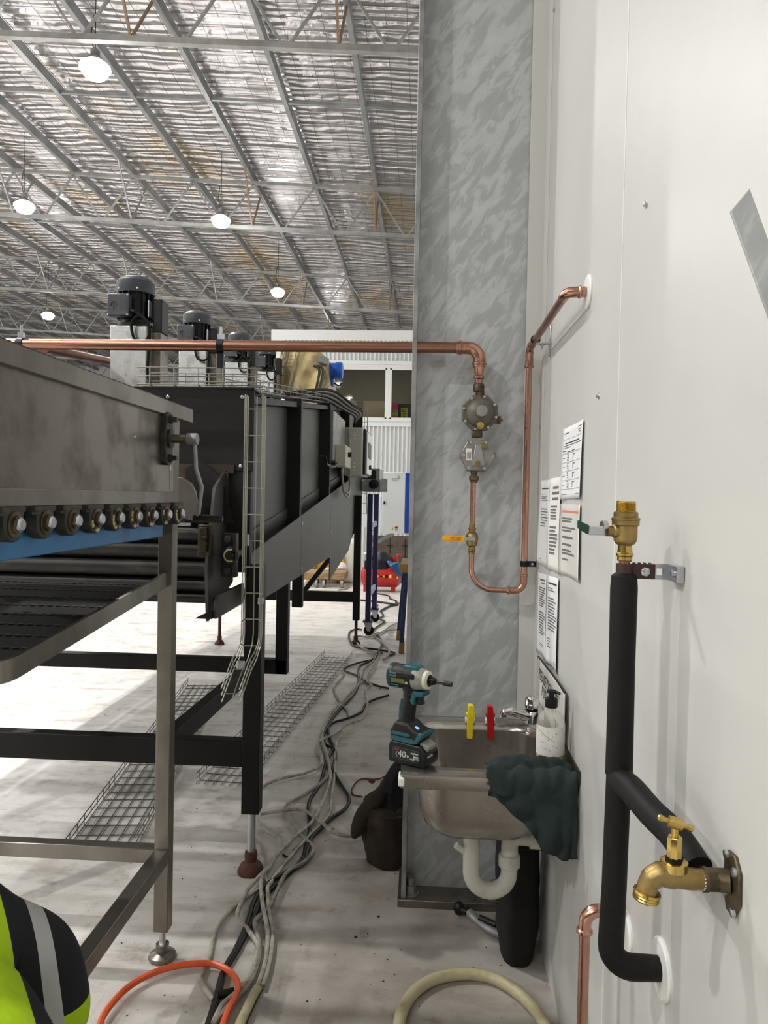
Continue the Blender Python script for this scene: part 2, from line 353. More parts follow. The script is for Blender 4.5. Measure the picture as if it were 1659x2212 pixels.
# steel column
cr = thing('steel_column', 'tall galvanised steel column with bolted base plate standing behind the sink', 'column', (.2, 2.97, 0))
MB().box(-.045, .60, 2.962, 2.974, .03, 7.9).build('web', MT['galv'], cr)
MB().box(-.064, -.045, 2.862, 3.074, .03, 7.9).build('flange', MT['galvd'], cr, bevel=.002)
MB().box(.60, .615, 2.962, 3.074, .03, 7.9).build('flange', MT['galvd'], cr)
MB().box(-.078, .43, 2.85, 3.11, 0, .03).build('base_plate', MT['staind'], cr, bevel=.003)
for bx, by in ((-.028, 2.905), (.30, 2.905)):
    b = MB().lathe((bx,by,.03), (0,0,1), [(.034,0),(.034,.006)], 20).lathe((bx,by,.036), (0,0,1), [(.026,0),(.026,.028)], 6).lathe((bx,by,.064), (0,0,1), [(.016,0),(.016,.03)], 12).build('anchor_bolt', MT['galvd'], cr)

# ---------------------------------------------------------------- roof
SL = .054
def zr(x): return 7.985 - SL*x              # top chord height along the roof
TY = [9.2 + 6.5*i for i in range(6)]
PX = [.12 - 1.31*i for i in range(21)]      # purlin lines
ceil = struct(MB().grid(150, 300, lambda u, v: (lambda x, y: V((x, y, zr(x)+.30+.05*math.sin(y*2*PI/.36+2.2*noise.noise(V((x*.8,y*.25,0))))*(.5+.5*noise.noise(V((x*1.3,y*.6,4))))
      + .05*noise.noise(V((x*.7,y*.5,9))))))(-27+27.6*u, 1.0+45*v)).build('ceiling', MT['foil'], org=(0,0,0), angle=80))
MB().box(-27, .6, -16, 46, 9.95, 10.0).build('roof_sheet', MT['offw'], ceil)
for x in PX:
    MB().beam((x, -16, zr(x)+.115), (x, 46, zr(x)+.115), .075, .17).build('purlin', MT['purl'], ceil)
mm = MB()                                    # wire mesh that carries the foil
for i in range(88):
    x = .5-.3*i; mm.beam((x,1.0,zr(x)+.235), (x,46,zr(x)+.235), .006, .006)
for j in range(110):
    y = 1.2+.3*j; mm.beam((.6,y,zr(.6)+.235), (-26.9,y,zr(-26.9)+.235), .006, .006)
stuff(mm.build('safety_mesh', MT['wire'], ceil))
for y in (12.5, 19.0, 25.5, 32.0):
    for a, b in zip(PX[:-1], PX[1:]):
        MB().beam((a-.05,y,zr(a-.05)+.07), (b+.05,y,zr(b+.05)+.07), .05, .05).build('bridging_bar', MT['purl'], ceil)
TL = ['steel lattice roof truss nearest the camera, crossing the top of the photo', 'lattice roof truss directly behind the nearest one, with two pendant lamps before it',
      'third lattice roof truss back, just above the four motors', 'fourth lattice roof truss back, low behind the tallest motor', 'fifth lattice roof truss, far back in the hall', 'last lattice roof truss at the far end of the hall']
DEP = .95
for ti, y in enumerate(TY):
    t = thing('roof_truss', TL[ti], 'roof truss', (-12, y, zr(-12)-DEP), 'roof trusses across the hall')
    xa, xb = .55, -26.5
    MB().beam((xa,y,zr(xa)), (xb,y,zr(xb)), .075, .065).build('top_chord', MT['truss'], t)
    MB().beam((xa,y,zr(xa)-DEP), (xb,y,zr(xb)-DEP), .085, .075).build('bottom_chord', MT['truss'], t)
    for i in range(20):
        x0, x1 = PX[i], PX[i+1]; xm = (x0+x1)/2
        for xe, s in ((x0,.05), (x1,-.05)):
            MB().beam((xe, y, zr(xe)-.03), (xm+s, y, zr(xm)-DEP+.035), .032, .032).build('web_diagonal', MT['truss'], t)
        if i % 2 == 1:
            for sy in (-1, 1):
                MB().beam((x0, y+.75*sy, zr(x0)+.05), (x0, y, zr(x0)-DEP+.02), .03, .03).build('fly_brace', MT['brownst'] if i < 4 else MT['truss'], t)

# ---------------------------------------------------------------- pendant lamps
def lamp(x, y, z, label):
    t = thing('high_bay_lamp', label, 'lamp', (x, y, z-.1), 'pendant high bay lamps')
    MB().lathe((x,y,z), (0,0,1), [(.12,.10),(.11,.13),(.06,.17),(.06,.24),(.03,.27)], 20).build('housing', MT['galvd'], t)
    MB().lathe((x,y,z), (0,0,1), [(.17,-.02),(.20,0),(.195,.04),(.12,.10)], 20).build('glass_refractor', MT['lampglass'], t)
    MB().lathe((x,y,z-.02), (0,0,-1), [(.17,0),(.168,.03),(.13,.075),(.05,.095)], 20).build('lens', MT['lampglow'], t)
    MB().cyl((x,y,z+.27), (x,y,zr(x)+.31), .006, 6).build('suspension_cable', MT['blkpl'], t)
    MB().tube([(x-.02,y,z+.25),(x-.06,y,z+.45),(x-.03,y,z+.7)], .006, 5).build('power_cord', MT['blkpl'], t)
    for kind, e in (('SPOT', LAMP_W), ('POINT', LAMP_W*.10)):      # main beam and the light that leaks out of the glass sideways and up
        ld = bpy.data.lights.new('lamp_light', kind); ld.energy = e; ld.shadow_soft_size = .07; ld.color = (1,.99,.975)
        if kind == 'SPOT': ld.spot_size = math.radians(164); ld.spot_blend = 1.0
        lo = bpy.data.objects.new('lamp_light', ld); COL.objects.link(lo); lo.parent = t; lo.location = (0,0,-.04)
lamp(-4.44, 9.58, 7.1, 'brightest pendant lamp, hanging just below the nearest truss')
lamp(-4.27, 14.93, 7.1, 'pendant lamp hanging in front of the second truss, right of centre')
lamp(-4.16, 20.18, 7.1, 'pendant lamp hanging above the white office wall')
lamp(-7.95, 14.17, 7.1, 'pendant lamp near the left edge in front of the second truss')
lamp(-12.1, 23.0, 7.1, 'small far pendant lamp left of the tallest motor')
lamp(-4.4, 4.3, 7.1, 'pendant lamp above the black oven, out of the photo overhead')
lamp(-4.4, -.95, 7.1, 'pendant lamp behind and left of the camera')
lamp(-4.4, -6.2, 7.1, 'added unseen pendant lamp farther behind the camera, over the aisle')  # unseen lamp added to brighten the column web
lamp(-4.4, -11.4, 7.1, 'added unseen pendant lamp at the hall end behind the camera')  # another unseen lamp, added for the column face
ORD = ['first','second','third','fourth','fifth','sixth']
for ri, (x, ys) in enumerate(((-8.4, (-8.8,-3.6,1.6,6.8)), (-12.5, (-6.2,-1,4.2,9.4,14.6)), (-16.8, (-3.6,1.6,6.8,12,17.2,22.4)), (-21, (4.2,9.4,14.6,19.8,25,30.2)))):
    for yi, y in enumerate(ys): lamp(x, y, 7.2, ORD[yi]+' added unseen lamp from behind, in the '+ORD[ri]+' row left of the oven')  # invented rows out of view, added to brighten the floor and even the wall
lamp(-4.1, 30.7, 7.1, 'farthest pendant lamp in the row, behind the office cabin')
p = at(48, 580, Y=27.0)
t = thing('led_batten', 'long white batten light glowing at the far left under the roof', 'lamp', p)
MB().beam(p+V((-.5,0,.18)), p+V((.45,0,-.14)), .16, .05).build('batten_body', MT['offw'], t)
MB().tube([p+V((-.5,-.06,.14)), p+V((.45,-.06,-.18))], .055, 8).build('tube', MT['led'], t)
MB().cyl(p+V((0,0,.02)), (p.x, p.y, zr(p.x)+.1), .008, 6).build('suspension_cable', MT['blkpl'], t)

# ---------------------------------------------------------------- office at the back
OY = 15.0
def oz(py): return at(800, py, Y=OY).z
x0 = at(586, 760, Y=OY).x; x1 = .46
off = thing('office_cabin', 'white corrugated office cabin with dark windows at the end of the hall', 'office', (-1.3, OY+1, 0))
def corr(z0, z1, name='corrugated_sheet'):
    m = MB(); pts = []; n = 40; w = (x1-(x0+.28))/n
    for i in range(n):
        a = x0+.28+i*w; pts += [(a,0),(a+w*.45,0),(a+w*.6,.055),(a+w*.85,.055)]
    pts.append((x1,0)); vs = []; fs = []
    for k, (x, d) in enumerate(pts): vs += [(x,OY+.03-d,z0),(x,OY+.03-d,z1)]
    for k in range(len(pts)-1): fs.append((2*k,2*k+2,2*k+3,2*k+1))
    return m.add(vs, fs).build(name, MT['offw'], off, angle=20)
zt, zc, zb, zw1, zw0, zs = oz(714), oz(736), oz(780), oz(796), oz(905), oz(921)
corr(zb, zc); corr(0, zs)
MB().box(x0, x1, OY-.03, OY+.05, zc, zt).build('fascia', MT['offw'], off)
MB().box(x0, x0+.28, OY-.01, OY+.05, 0, zc).build('corner_panel', MT['offw'], off)
MB().box(x0+.28, x1, OY-.04, OY+.05, zw1, zb).box(x0+.28, x1, OY-.06, OY-.03, (zw1+zb)/2, zb-.03).build('window_head', MT['offw'], off)
MB().box(x0+.28, x1, OY-.04, OY+.05, zs, zw0).box(x0+.28, x1, OY-.07, OY-.03, zw0-.05, zw0).build('window_sill', MT['offw'], off)
MB().box(x0, x0+.05, OY+.05, OY+4, 0, zt).box(x0, x1, OY+4, OY+4.05, 0, zt).box(x0, x1, OY+.05, OY+4, zt-.05, zt).build('cabin_shell', MT['offd'], off)
MB().box(x0, x1, OY+.05, OY+4, zw0-.5, zw0-.45).build('office_floor', MT['offd'], off)
MB().box(-2.2, -1.0, OY+1.5, OY+1.7, zt-.09, zt-.05).build('fill_panel', MT['officefill'], off)  # glowing panel added to lift the dark office interior
xm = at(839, 850, Y=OY).x
for i, (a, b) in enumerate(((x0+.28, xm-.03), (xm+.03, x1))):
    MB().box(a, a+.035, OY-.05, OY, zw0, zw1).box(b-.035, b, OY-.05, OY, zw0, zw1).box(a, b, OY-.05, OY, zw1-.03, zw1).box(a, b, OY-.05, OY, zw0, zw0+.03).build('window_frame', MT['offw'], off)
    MB().box(a+.03, b-.03, OY-.02, OY-.012, zw0+.03, zw1-.03).build('window_pane', MT['winpane'], off)
MB().box(xm-.031, xm+.031, OY-.05, OY, zw0, zw1).build('mullion', MT['offw'], off)
# things behind the panes
def behind(px0, py0, px1, py1, Y, th, name, m, label, cat):
    a = at(px0, py0, Y=Y); b = at(px1, py1, Y=Y)
    return tag(MB().box(a.x, b.x, Y, Y+th, b.z, a.z).build(name, m, bevel=.004), label, cat)
behind(785, 866, 829, 903, OY+.12, .06, 'cardboard_sheet', MT['card'], 'plain cardboard sheet standing inside the office window', 'cardboard')
t = thing('folder_stack', 'red, grey, green and orange folders stacked inside the right office window', 'folders', at(851, 903, Y=OY+.14))
for a, b, c in ((870,884,(.78,.16,.30)),(884,890,(.50,.52,.55)),(890,898,(.62,.62,.13)),(898,904,(.85,.38,.12))):
    p0 = at(844, a, Y=OY+.12); p1 = at(859, b, Y=OY+.12); MB().box(p0.x, p1.x, OY+.12, OY+.3, p1.z+.002, p0.z-.002).build('folder', mat('folder', c, .5), t)
t = thing('folder_stack', 'blue, green and yellow folders at the edge of the left office window', 'folders', at(832, 903, Y=OY+.12))
for a, b, c in ((869,881,(.62,.70,.82)),(881,891,(.35,.70,.30)),(891,903,(.88,.80,.20))):
    p0 = at(829.5, a, Y=OY+.12); p1 = at(834.5, b, Y=OY+.12); MB().box(p0.x, p1.x, OY+.12, OY+.3, p1.z+.002, p0.z-.002).build('folder', mat('folder', c, .5), t)
behind(859, 872, 889, 904, OY+.34, .1, 'dark_folder', mat('slate', (.20,.23,.24), .6), 'dark slate box file behind the right office window', 'box file')
a = at(866, 881, Y=OY+.32); b = at(880, 902, Y=OY+.32)
t = thing('sticky_note', 'yellow-green note with black scribbles on the dark box file', 'note', (a.x, OY+.32, b.z))
MB().box(a.x, b.x, OY+.32, OY+.33, b.z, a.z).build('note_sheet', mat('note', (.72,.74,.20), .7), t)
w = b.x-a.x; h = a.z-b.z; m = MB()
for (u0,v0,u1,v1) in ((.25,.85,.75,.85),(.25,.6,.75,.6),(.25,.85,.25,.6),(.75,.85,.75,.6),(.3,.45,.6,.45),(.6,.45,.6,.25),(.3,.25,.6,.25),(.3,.1,.7,.1)):
    m.beam((a.x+u0*w,OY+.318,b.z+v0*h),(a.x+u1*w,OY+.318,b.z+v1*h), .008, .012)
m.build('scribble', MT['inkd'], t)
# ================================================================ hopper machine (left foreground)
XF = -.845
hm = thing('hopper_machine', 'stainless steel hopper machine on legs with crank and bearing row, left foreground', 'machine', (-1.3, 1.7, 0))
Y0, Y1 = .9, 2.49
def part(mb, name, m, bevel=0, parent=None, **k): return mb.build(name, m, parent or hm, bevel=bevel, **k)
part(MB().box(XF-.004, XF, Y0, 2.40, 1.59, 1.85), 'hopper_panel', MT['staind'])
part(MB().box(XF-.004, XF, 2.403, 2.47, 1.59, 1.85), 'hopper_end_strip', MT['staind'])
part(MB().box(XF-.004, XF+.012, Y0, 2.60, 1.845, 1.895).box(XF-.05, XF+.012, Y0, 2.60, 1.890, 1.895), 'hopper_rim', MT['stain'], .002)
part(MB().box(XF-.9, XF-.02, 2.455, 2.459, 1.60, 1.88), 'hopper_end_panel', MT['staind'])
part(MB().prism([(0,1.885),(0,1.88),(-.45,1.58),(-.45,1.585)], (XF-.01, Y0, 0), (1,0,0), (0,0,1), -(2.45-Y0)), 'hopper_slope', MT['stain'])
part(MB().prism([(-.9,1.885),(-.9,1.88),(-.45,1.58),(-.45,1.585)], (XF-.01, Y0, 0), (1,0,0), (0,0,1), -(2.45-Y0)), 'hopper_slope', MT['stain'])
part(MB().box(XF-.03, XF+.006, Y0, 2.475, 1.562, 1.600), 'bearing_rail', MT['stain'], .002)
for i in range(12):                                       # pillow block bearings under the rail
    y = 2.445-.1245*i; z = 1.527
    if y < Y0+.05: break
    b = part(MB().prism([(.036*math.cos(a), .036*math.sin(a)) for a in [PI+PI*k/10 for k in range(11)]]+[(.036,.024),(.045,.024),(.045,.036),(-.045,.036),(-.045,.024),(-.036,.024)],
             (XF-.012, y, z), (0,1,0), (0,0,1), .030), 'bearing_block', MT['bearing'], .003)
    for s in (-1, 1): part(MB().lathe((XF+.005, y+.036*s, z+.028), (0,0,1), [(.010,-.010),(.010,.006)], 6), 'bolt', MT['bearing'], parent=b)
    part(MB().lathe((XF+.018, y, z), (1,0,0), [(.027,0),(.027,.003),(.019,.004),(.019,.010)], 18), 'inner_ring', MT['bronze'], parent=b)
    part(MB().lathe((XF+.02, y, z), (1,0,0), [(.015,0),(.015,.012),(.011,.016)], 16), 'shaft_end', MT['zinc'], parent=b)
    if i < 6:
        g = MB()
        for k in range(7):
            a = rnd(2.6, 5.6); g.ell((XF+.019, y+.026*math.cos(a), z+.026*math.sin(a)), .003, rnd(.004,.009), rnd(.004,.008), 6, 4)
        stuff(part(g, 'grease_smear', MT['grease'], parent=b))
part(MB().box(XF-.05, XF-.02, Y0, 2.40, 1.450, 1.545), 'blue_plate', MT['blue'], .003)
# legs and frame
def hleg(x0, y0):
    part(MB().box(x0, x0+.05, y0, y0+.05, .10, 1.58), 'leg', MT['stain'], .003)
    f = part(MB().lathe((x0+.025, y0+.025, 0), (0,0,1), [(.045,0),(.048,.006),(.044,.014),(.022,.022),(.022,.05),(.020,.05)], 24), 'levelling_foot', MT['staind'])
    part(MB().lathe((x0+.025, y0+.025, .05), (0,0,1), [(.011,0),(.011,.055)], 10), 'threaded_stem', MT['zinc'], parent=f)
    part(MB().lathe((x0+.025, y0+.025, .035), (0,0,1), [(.02,0),(.02,.018)], 6), 'lock_nut', MT['zinc'], parent=f)
for lx in (XF-.05, XF-.95):
    for ly in (2.44, .88): hleg(lx, ly)
part(MB().box(XF-.051, XF+.001, 2.439, 2.491, 1.58, 1.845), 'leg_extension', MT['stain'], .003)
part(MB().box(XF-.05, XF-.002, .93, 2.44, .335, .385), 'side_rail', MT['stain'], .003)
part(MB().box(XF-.95, XF-.902, .93, 2.44, .335, .385), 'side_rail', MT['stain'], .003)
part(MB().box(XF-.90, XF-.05, 2.442, 2.489, .335, .385), 'cross_rail', MT['stain'], .003)
part(MB().box(XF-.90, XF-.05, .882, .929, .335, .385), 'cross_rail', MT['stain'], .003)
# inclined tray under the hopper
za, zb_ = 1.305, 1.215
tr = bend([V((XF-.02,2.44,za)), V((XF-.02,1.47,zb_)), V((XF-.90,1.47,zb_)), V((XF-.90,2.44,za))], .06, 6)
m = MB(); vs = []
for pnt in tr: vs.append(pnt)
o = []
for i, pnt in enumerate(vs):
    t_ = (vs[min(i+1,len(vs)-1)]-vs[max(i-1,0)]).normalized(); nrm = V((t_.y,-t_.x,0)).normalized()
    o.append((pnt+nrm*-.006-V((0,0,.024)), pnt+nrm*.006-V((0,0,.024)), pnt+nrm*.006+V((0,0,.024)), pnt-nrm*.006+V((0,0,.024))))
fl = [q for r in o for q in r]; n4 = len(o)
m.add(fl, [(4*i+a, 4*i+(a+1) % 4, 4*i+4+(a+1) % 4, 4*i+4+a) for i in range(n4-1) for a in range(4)]+[(3,2,1,0), tuple(4*(n4-1)+k for k in range(4))])
part(m, 'tray_rim', MT['stain'])
part(MB().add([(XF-.03,1.48,zb_-.01),(XF-.03,2.43,za-.01),(XF-.89,2.43,za-.01),(XF-.89,1.48,zb_-.01),(XF-.03,1.48,zb_-.02),(XF-.03,2.43,za-.02),(XF-.89,2.43,za-.02),(XF-.89,1.48,zb_-.02)],
     [(0,1,2,3),(7,6,5,4),(0,4,5,1),(1,5,6,2),(2,6,7,3),(3,7,4,0)]), 'perforated_belt', mat('black_belt', (.035,.033,.032), .7, spec=.2))
sl = MB()
for j in range(9):
    y = 1.58+.1*j; z = zb_+(za-zb_)*(y-1.47)/.97-.008
    for i in range(34): sl.obox((XF-.06-.025*i, y, z), (1,.4,0), (-.4,1,.09), (0,0,1), .007, .004, .0012)
stuff(part(sl, 'belt_slots', mat('slot_grey', (.16,.155,.15), .6)))
part(MB().cyl((XF-.09,1.5,1.13), (XF-.09,1.5,1.20), .016), 'tray_support', MT['stain'])
# crank
fp = V((XF, 2.345, 1.77))
fl_ = part(MB().prism([(-.028,.075),(-.010,.085),(.010,.085),(.028,.075),(.034,.03),(.042,0),(.034,-.03),(.028,-.075),(.010,-.085),(-.010,-.085),(-.028,-.075),(-.034,-.03),(-.042,0),(-.034,.03)], fp, (0,1,0), (0,0,1), .018), 'flange_bearing', MT['bearing'], .002)
for s in (-1, 1): part(MB().lathe(fp+V((.018,0,.062*s)), (1,0,0), [(.013,0),(.013,.010),(.008,.010),(.008,.024)], 6), 'bolt', MT['bearing'], parent=fl_)
part(MB().lathe(fp+V((.016,0,0)), (1,0,0), [(.030,0),(.030,.010),(.022,.012)], 18), 'bearing_ring', MT['bearing'], parent=fl_)
part(MB().cyl(fp+V((.0,0,0)), fp+V((.095,0,0)), .0135, 14), 'crank_shaft', MT['stain'])
ck = part(MB().lathe(fp+V((.075,0,0)), (1,0,0), [(.019,0),(.019,.035)], 16).beam(fp+V((.100,0,0)), fp+V((.106,0,-.10)), .009, .020, (0,1,0)).beam(fp+V((.106,0,-.095)), fp+V((.126,0,-.155)), .009, .020, (0,1,0)).beam(fp+V((.126,0,-.15)), fp+V((.113,0,-.262)), .009, .020, (0,1,0)), 'crank_arm', MT['galvd'], .002)
part(MB().lathe(fp+V((.100,0,-.255)), (1,0,0), [(.011,0),(.013,.012),(.013,.085),(.009,.095)], 14), 'crank_grip', MT['blkpl'], parent=ck)
p = at(291, 943, X=XF); part(MB().lathe(p, (1,0,0), [(.006,0),(.005,.003),(.002,.004)], 10), 'rivet', MT['zinc'])
for pz in (1.672, 1.72): part(MB().box(XF, XF+.002, 2.396, 2.408, pz, pz+.012), 'tack_weld', MT['zinc'])

# ================================================================ black oven
XS = -.76; XL = -2.64
ov = thing('conveyor_oven', 'long black inclined conveyor oven with ribbed side panels standing on steel legs', 'oven', (-1.7, 5.9, 0))
def op(mb, name, m, bevel=0, parent=None, **k): return mb.build(name, m, parent or ov, bevel=bevel, **k)
def zt_(y): return 2.04+.1065*(y-3.18)
def zs_(y): return 1.335+.1015*(y-3.18)
YR = [3.18, 4.44, 5.79, 7.21, 8.66]
def strip(x0, x1, ya, yb, fa, fb, name, m, bevel=0):
    """slab between heights fa(y) and fb(y)"""
    vs = [(x,y,f(y)) for x in (x0,x1) for y in (ya,yb) for f in (fa,fb)]
    return op(MB().add(vs, [(0,1,3,2),(4,6,7,5),(0,4,5,1),(2,3,7,6),(0,2,6,4),(1,5,7,3)]), name, m, bevel)
for i in range(4):
    ya, yb = YR[i]+.006, YR[i+1]-.006
    strip(XS-.10, XS-.085, ya, yb, lambda y: zs_(y)-.1, lambda y: zt_(y)-.055, 'side_panel', MT['blkgrey'])
    strip(XS-.088, XS-.075, ya, yb, lambda y: zs_(y)-.02, lambda y: zs_(y)+.05, 'side_panel_lip', MT['blkgrey'])
    strip(XS-.10, XS-.012, ya, yb, lambda y: zs_(y)-.07, lambda y: zs_(y)-.055, 'ledge', MT['blk'])
    strip(XS-.13, XS-.02, ya, yb, lambda y: zt_(y)-.05, lambda y: zt_(y)-.02, 'top_channel', MT['blk'])
for y in YR:
    op(MB().box(XS-.10, XS, y-.006, y+.006, zs_(y)-.08, zt_(y)), 'rib', MT['blk'])
    op(MB().box(XS-.012, XS, y, y+.05, zs_(y)-.05, zt_(y)), 'rib_flange', MT['blk'])
op(MB().add([(XL,3.18,1.4),(XS-.10,3.18,1.4),(XS-.10,8.66,1.95),(XL,8.66,1.95),(XL,3.18,2.03),(XS-.10,3.18,2.03),(XS-.10,8.66,zt_(8.66)-.01),(XL,8.66,zt_(8.66)-.01)],
     [(4,5,6,7),(1,2,6,5),(2,3,7,6),(3,0,4,7),(3,2,1,0)]), 'oven_body', MT['blk'])
op(MB().box(XL, XS+.012, 3.165, 3.18, 1.695, 2.045), 'front_panel', MT['blk'], .002)
op(MB().box(XL, XS+.012, 3.165, 3.30, 2.045, 2.055), 'front_top', MT['blk'], .002)
op(MB().box(-1.45, at(505,1010,Y=3.15).x, 3.155, 3.166, 1.682, 1.722), 'steel_strip', MT['soot'], .002)
for px, py in ((363,857),(524,858),(520,1007),(468,1009)):
    p = at(px, py, Y=3.163); op(MB().lathe(p, (0,-1,0), [(.009,0),(.008,.004),(.004,.006)], 12), 'panel_screw', MT['zinc'])
# skirt sheets
def skirt(poly, name='skirt_sheet'): return op(MB().prism(poly, (XS-.006,0,0), (0,1,0), (0,0,1), .008), name, MT['blkgrey'], .0008)
skirt([(3.20,1.10),(4.505,1.10),(4.505,zs_(4.505)),(3.20,zs_(3.20))])
skirt([(4.51,1.10),(5.90,1.10),(5.90,zs_(5.90)),(4.51,zs_(4.51))])
skirt([(5.905,.915),(7.335,1.05),(7.335,zs_(7.335)),(5.905,zs_(5.905))])
skirt([(7.34,1.05),(8.80,1.56),(8.80,zs_(8.80)),(7.34,zs_(7.34))])
for y, z in ((4.52,1.42),(4.52,1.14),(5.92,1.53),(5.92,1.30),(5.92,1.10),(7.35,1.5)):
    op(MB().lathe((XS+.002,y,z), (1,0,0), [(.012,0),(.011,.005)], 8), 'sheet_bolt', MT['zinc'])
skl = MB().prism([(3.20,1.10),(5.9,1.10),(5.9,.92),(7.34,1.05),(8.8,1.56),(8.8,zs_(8.8)),(3.2,zs_(3.2))], (XL,0,0), (0,1,0), (0,0,1), .008)
op(skl, 'skirt_sheet', MT['blkgrey'])
# infeed end: side plate, belts, guards
op(MB().prism([(2.93,1.08),(3.30,1.20),(3.30,1.70),(3.16,1.70),(3.0,1.62),(2.90,1.30)], (XS-.115,0,0), (0,1,0), (0,0,1), .012), 'infeed_side_plate', MT['blkgrey'])
op(MB().prism([(2.88,1.10),(3.32,1.10),(3.32,1.19),(2.92,1.19),(2.88,1.17)], (XS-.07,0,0), (0,1,0), (0,0,1), .012), 'infeed_lower_plate', MT['blkgrey'])
op(MB().prism([(-.07,1.102),(0,1.102),(0,1.135)], (XS-.07,2.86,0), (1,0,0), (0,0,1), -.08), 'infeed_tip', MT['blkbeam'])
zz = 1.455
op(MB().box(XL+.06, XS-.125, 3.05, 3.09, 1.16, 1.47), 'belt_housing', MT['blkbeam'])
for i, (dy, h) in enumerate(((0,.055),(.02,.07),(.03,.072),(.05,.06),(.06,.045))):
    y = 2.98+dy
    bm_ = MB().lathe((XL+.06, y, zz-h/2), (1,0,0), [(h*.5,0),(h*.5,XS-.135+dy*.4-(XL+.06))], 14)
    op(bm_, 'belt_roll', MT['belt']); zz -= h+.004
op(MB().box(XL+.06, XS-.10, 2.99, 3.10, 1.15, 1.165), 'belt_return', MT['belt'])
op(MB().box(XL+.06, XS-.19, 2.95, 2.965, 1.462, 1.474), 'infeed_bar', MT['bright'])
op(MB().prism([(-.35,1.46),(-.35,1.70),(-.28,1.74),(-.19,1.66),(-.14,1.47)], (-.98+.30,3.12,0), (1,0,0), (0,0,1), -.01), 'guide_cheek', MT['blk'])
op(MB().box(-1.25, XS-.09, 3.14, 3.15, 1.46, 1.69), 'soot_sheet', MT['soot'])
dq = [at(px_, py_, Y=3.0) for px_, py_ in ((380,1030),(392,1030),(414,1044),(424,1062),(432,1108),(440,1132),(380,1118))]
op(MB().prism([(p_.x,p_.z) for p_ in dq], (0,3.0,0), (1,0,0), (0,0,1), -.03), 'deflector', MT['stain'], .004)
op(MB().box(-.90, -.87, 2.90, 2.95, 1.36, 1.46).box(-.91,-.855,2.92,2.95,1.34,1.47), 'bronze_block', mat('oily_brown', (.20,.155,.09), .45, .4), .004)
ch = MB()
for k in range(13): ch.lathe((XS-.125, 2.90+.012*k, 1.42-.022*k), (1,0,0), [(.010,0),(.010,.02)], 8)
op(ch, 'drive_chain', MT['blkbeam'])
bp = op(MB().box(XS-.075, XS-.015, 3.00, 3.02, 1.255, 1.435).box(XS-.020, XS-.008, 2.97, 3.02, 1.255, 1.435), 'bearing_plate', MT['blk'], .002)
bz = 1.345
op(MB().lathe((XS-.035, 3.0, bz), (0,-1,0), [(.036,0),(.036,.02),(.026,.03)], 20), 'end_bearing', MT['bearing'], parent=bp)
op(MB().tube(arc((XS-.030,2.968,bz), (1,0,0), (0,0,1), .024, 1.2, 5.2, 16), .004, 6), 'bearing_seal', MT['grease'], parent=bp)
for s in (-1, 1): op(MB().lathe((XS-.048, 3.0, bz+.065*s), (0,-1,0), [(.014,0),(.016,.008),(.010,.01)], 8), 'bolt', MT['bearing'], parent=bp)
op(MB().cyl((XS-.030,2.95,bz), (XS-.030,3.3,bz), .017), 'roller_shaft', MT['blkbeam'])
# legs and base frame
def oleg(x, y, ztop, zbot=.26, pad=MT['rust'], r=.055):
    op(MB().box(x-.037, x+.037, y-.037, y+.037, zbot, ztop), 'leg', MT['blkbeam'], .003)
    f = op(MB().lathe((x,y,0), (0,0,1), [(r,0),(r*1.02,.012),(r*.8,.035),(r*.45,.05),(r*.5,.075),(r*.45,.09)], 24), 'levelling_foot', pad)
    op(MB().lathe((x,y,.085), (0,0,1), [(.017,0),(.017,zbot-.08)], 12), 'threaded_stem', MT['zinc'] if y < 4 else MT['rust'], parent=f)
oleg(-.705, 3.06, 1.3); oleg(-2.6, 3.06, 1.3); oleg(-.72, 7.9, 1.6, .26, r=.05)
zB, hB = .51, .11
op(MB().box(-2.56, -.742, 3.03, 3.09, zB-hB/2, zB+hB/2), 'cross_beam', MT['blkbeam'], .003)
op(MB().box(-2.56, -.85, 4.57, 4.64, zB-.04, zB+.05), 'cross_beam', MT['blkbeam'], .003)
op(MB().box(-2.56, -.757, 7.87, 7.93, zB-.055, zB+.055), 'cross_beam', MT['blkbeam'], .003)
op(MB().box(-.92, -.845, 4.57, 4.645, zB-.04, 1.6), 'post', MT['blkbeam'], .003)
op(MB().beam((-1.10,3.09,zB), (-1.06,4.57,zB), .06, .09), 'frame_rail', MT['blkbeam'], .003)
op(MB().beam((-2.20,3.09,zB), (-2.05,3.5,zB+.22), .06, .08), 'frame_rail', MT['blkbeam'], .003)
op(MB().beam(at(716,1202,Y=7.8), at(657,1277,Y=7.8), .05, .07, (0,1,0)), 'diagonal_brace', MT['blkbeam'], .003)
op(MB().beam(at(752,1166,Y=8.0), at(775,1128,Y=8.0), .04, .05, (0,1,0)), 'diagonal_brace', MT['blkbeam'], .003)
p = at(643, 1285, Y=6.4); op(MB().box(p.x-.045, p.x+.045, 6.36, 6.44, at(643,1311,Y=6.4).z, 1.2), 'hanger_post', MT['blkbeam'], .004)
pf = at(474, 1392, Z=0); oleg(pf.x, pf.y, 1.1, .55, r=.05)
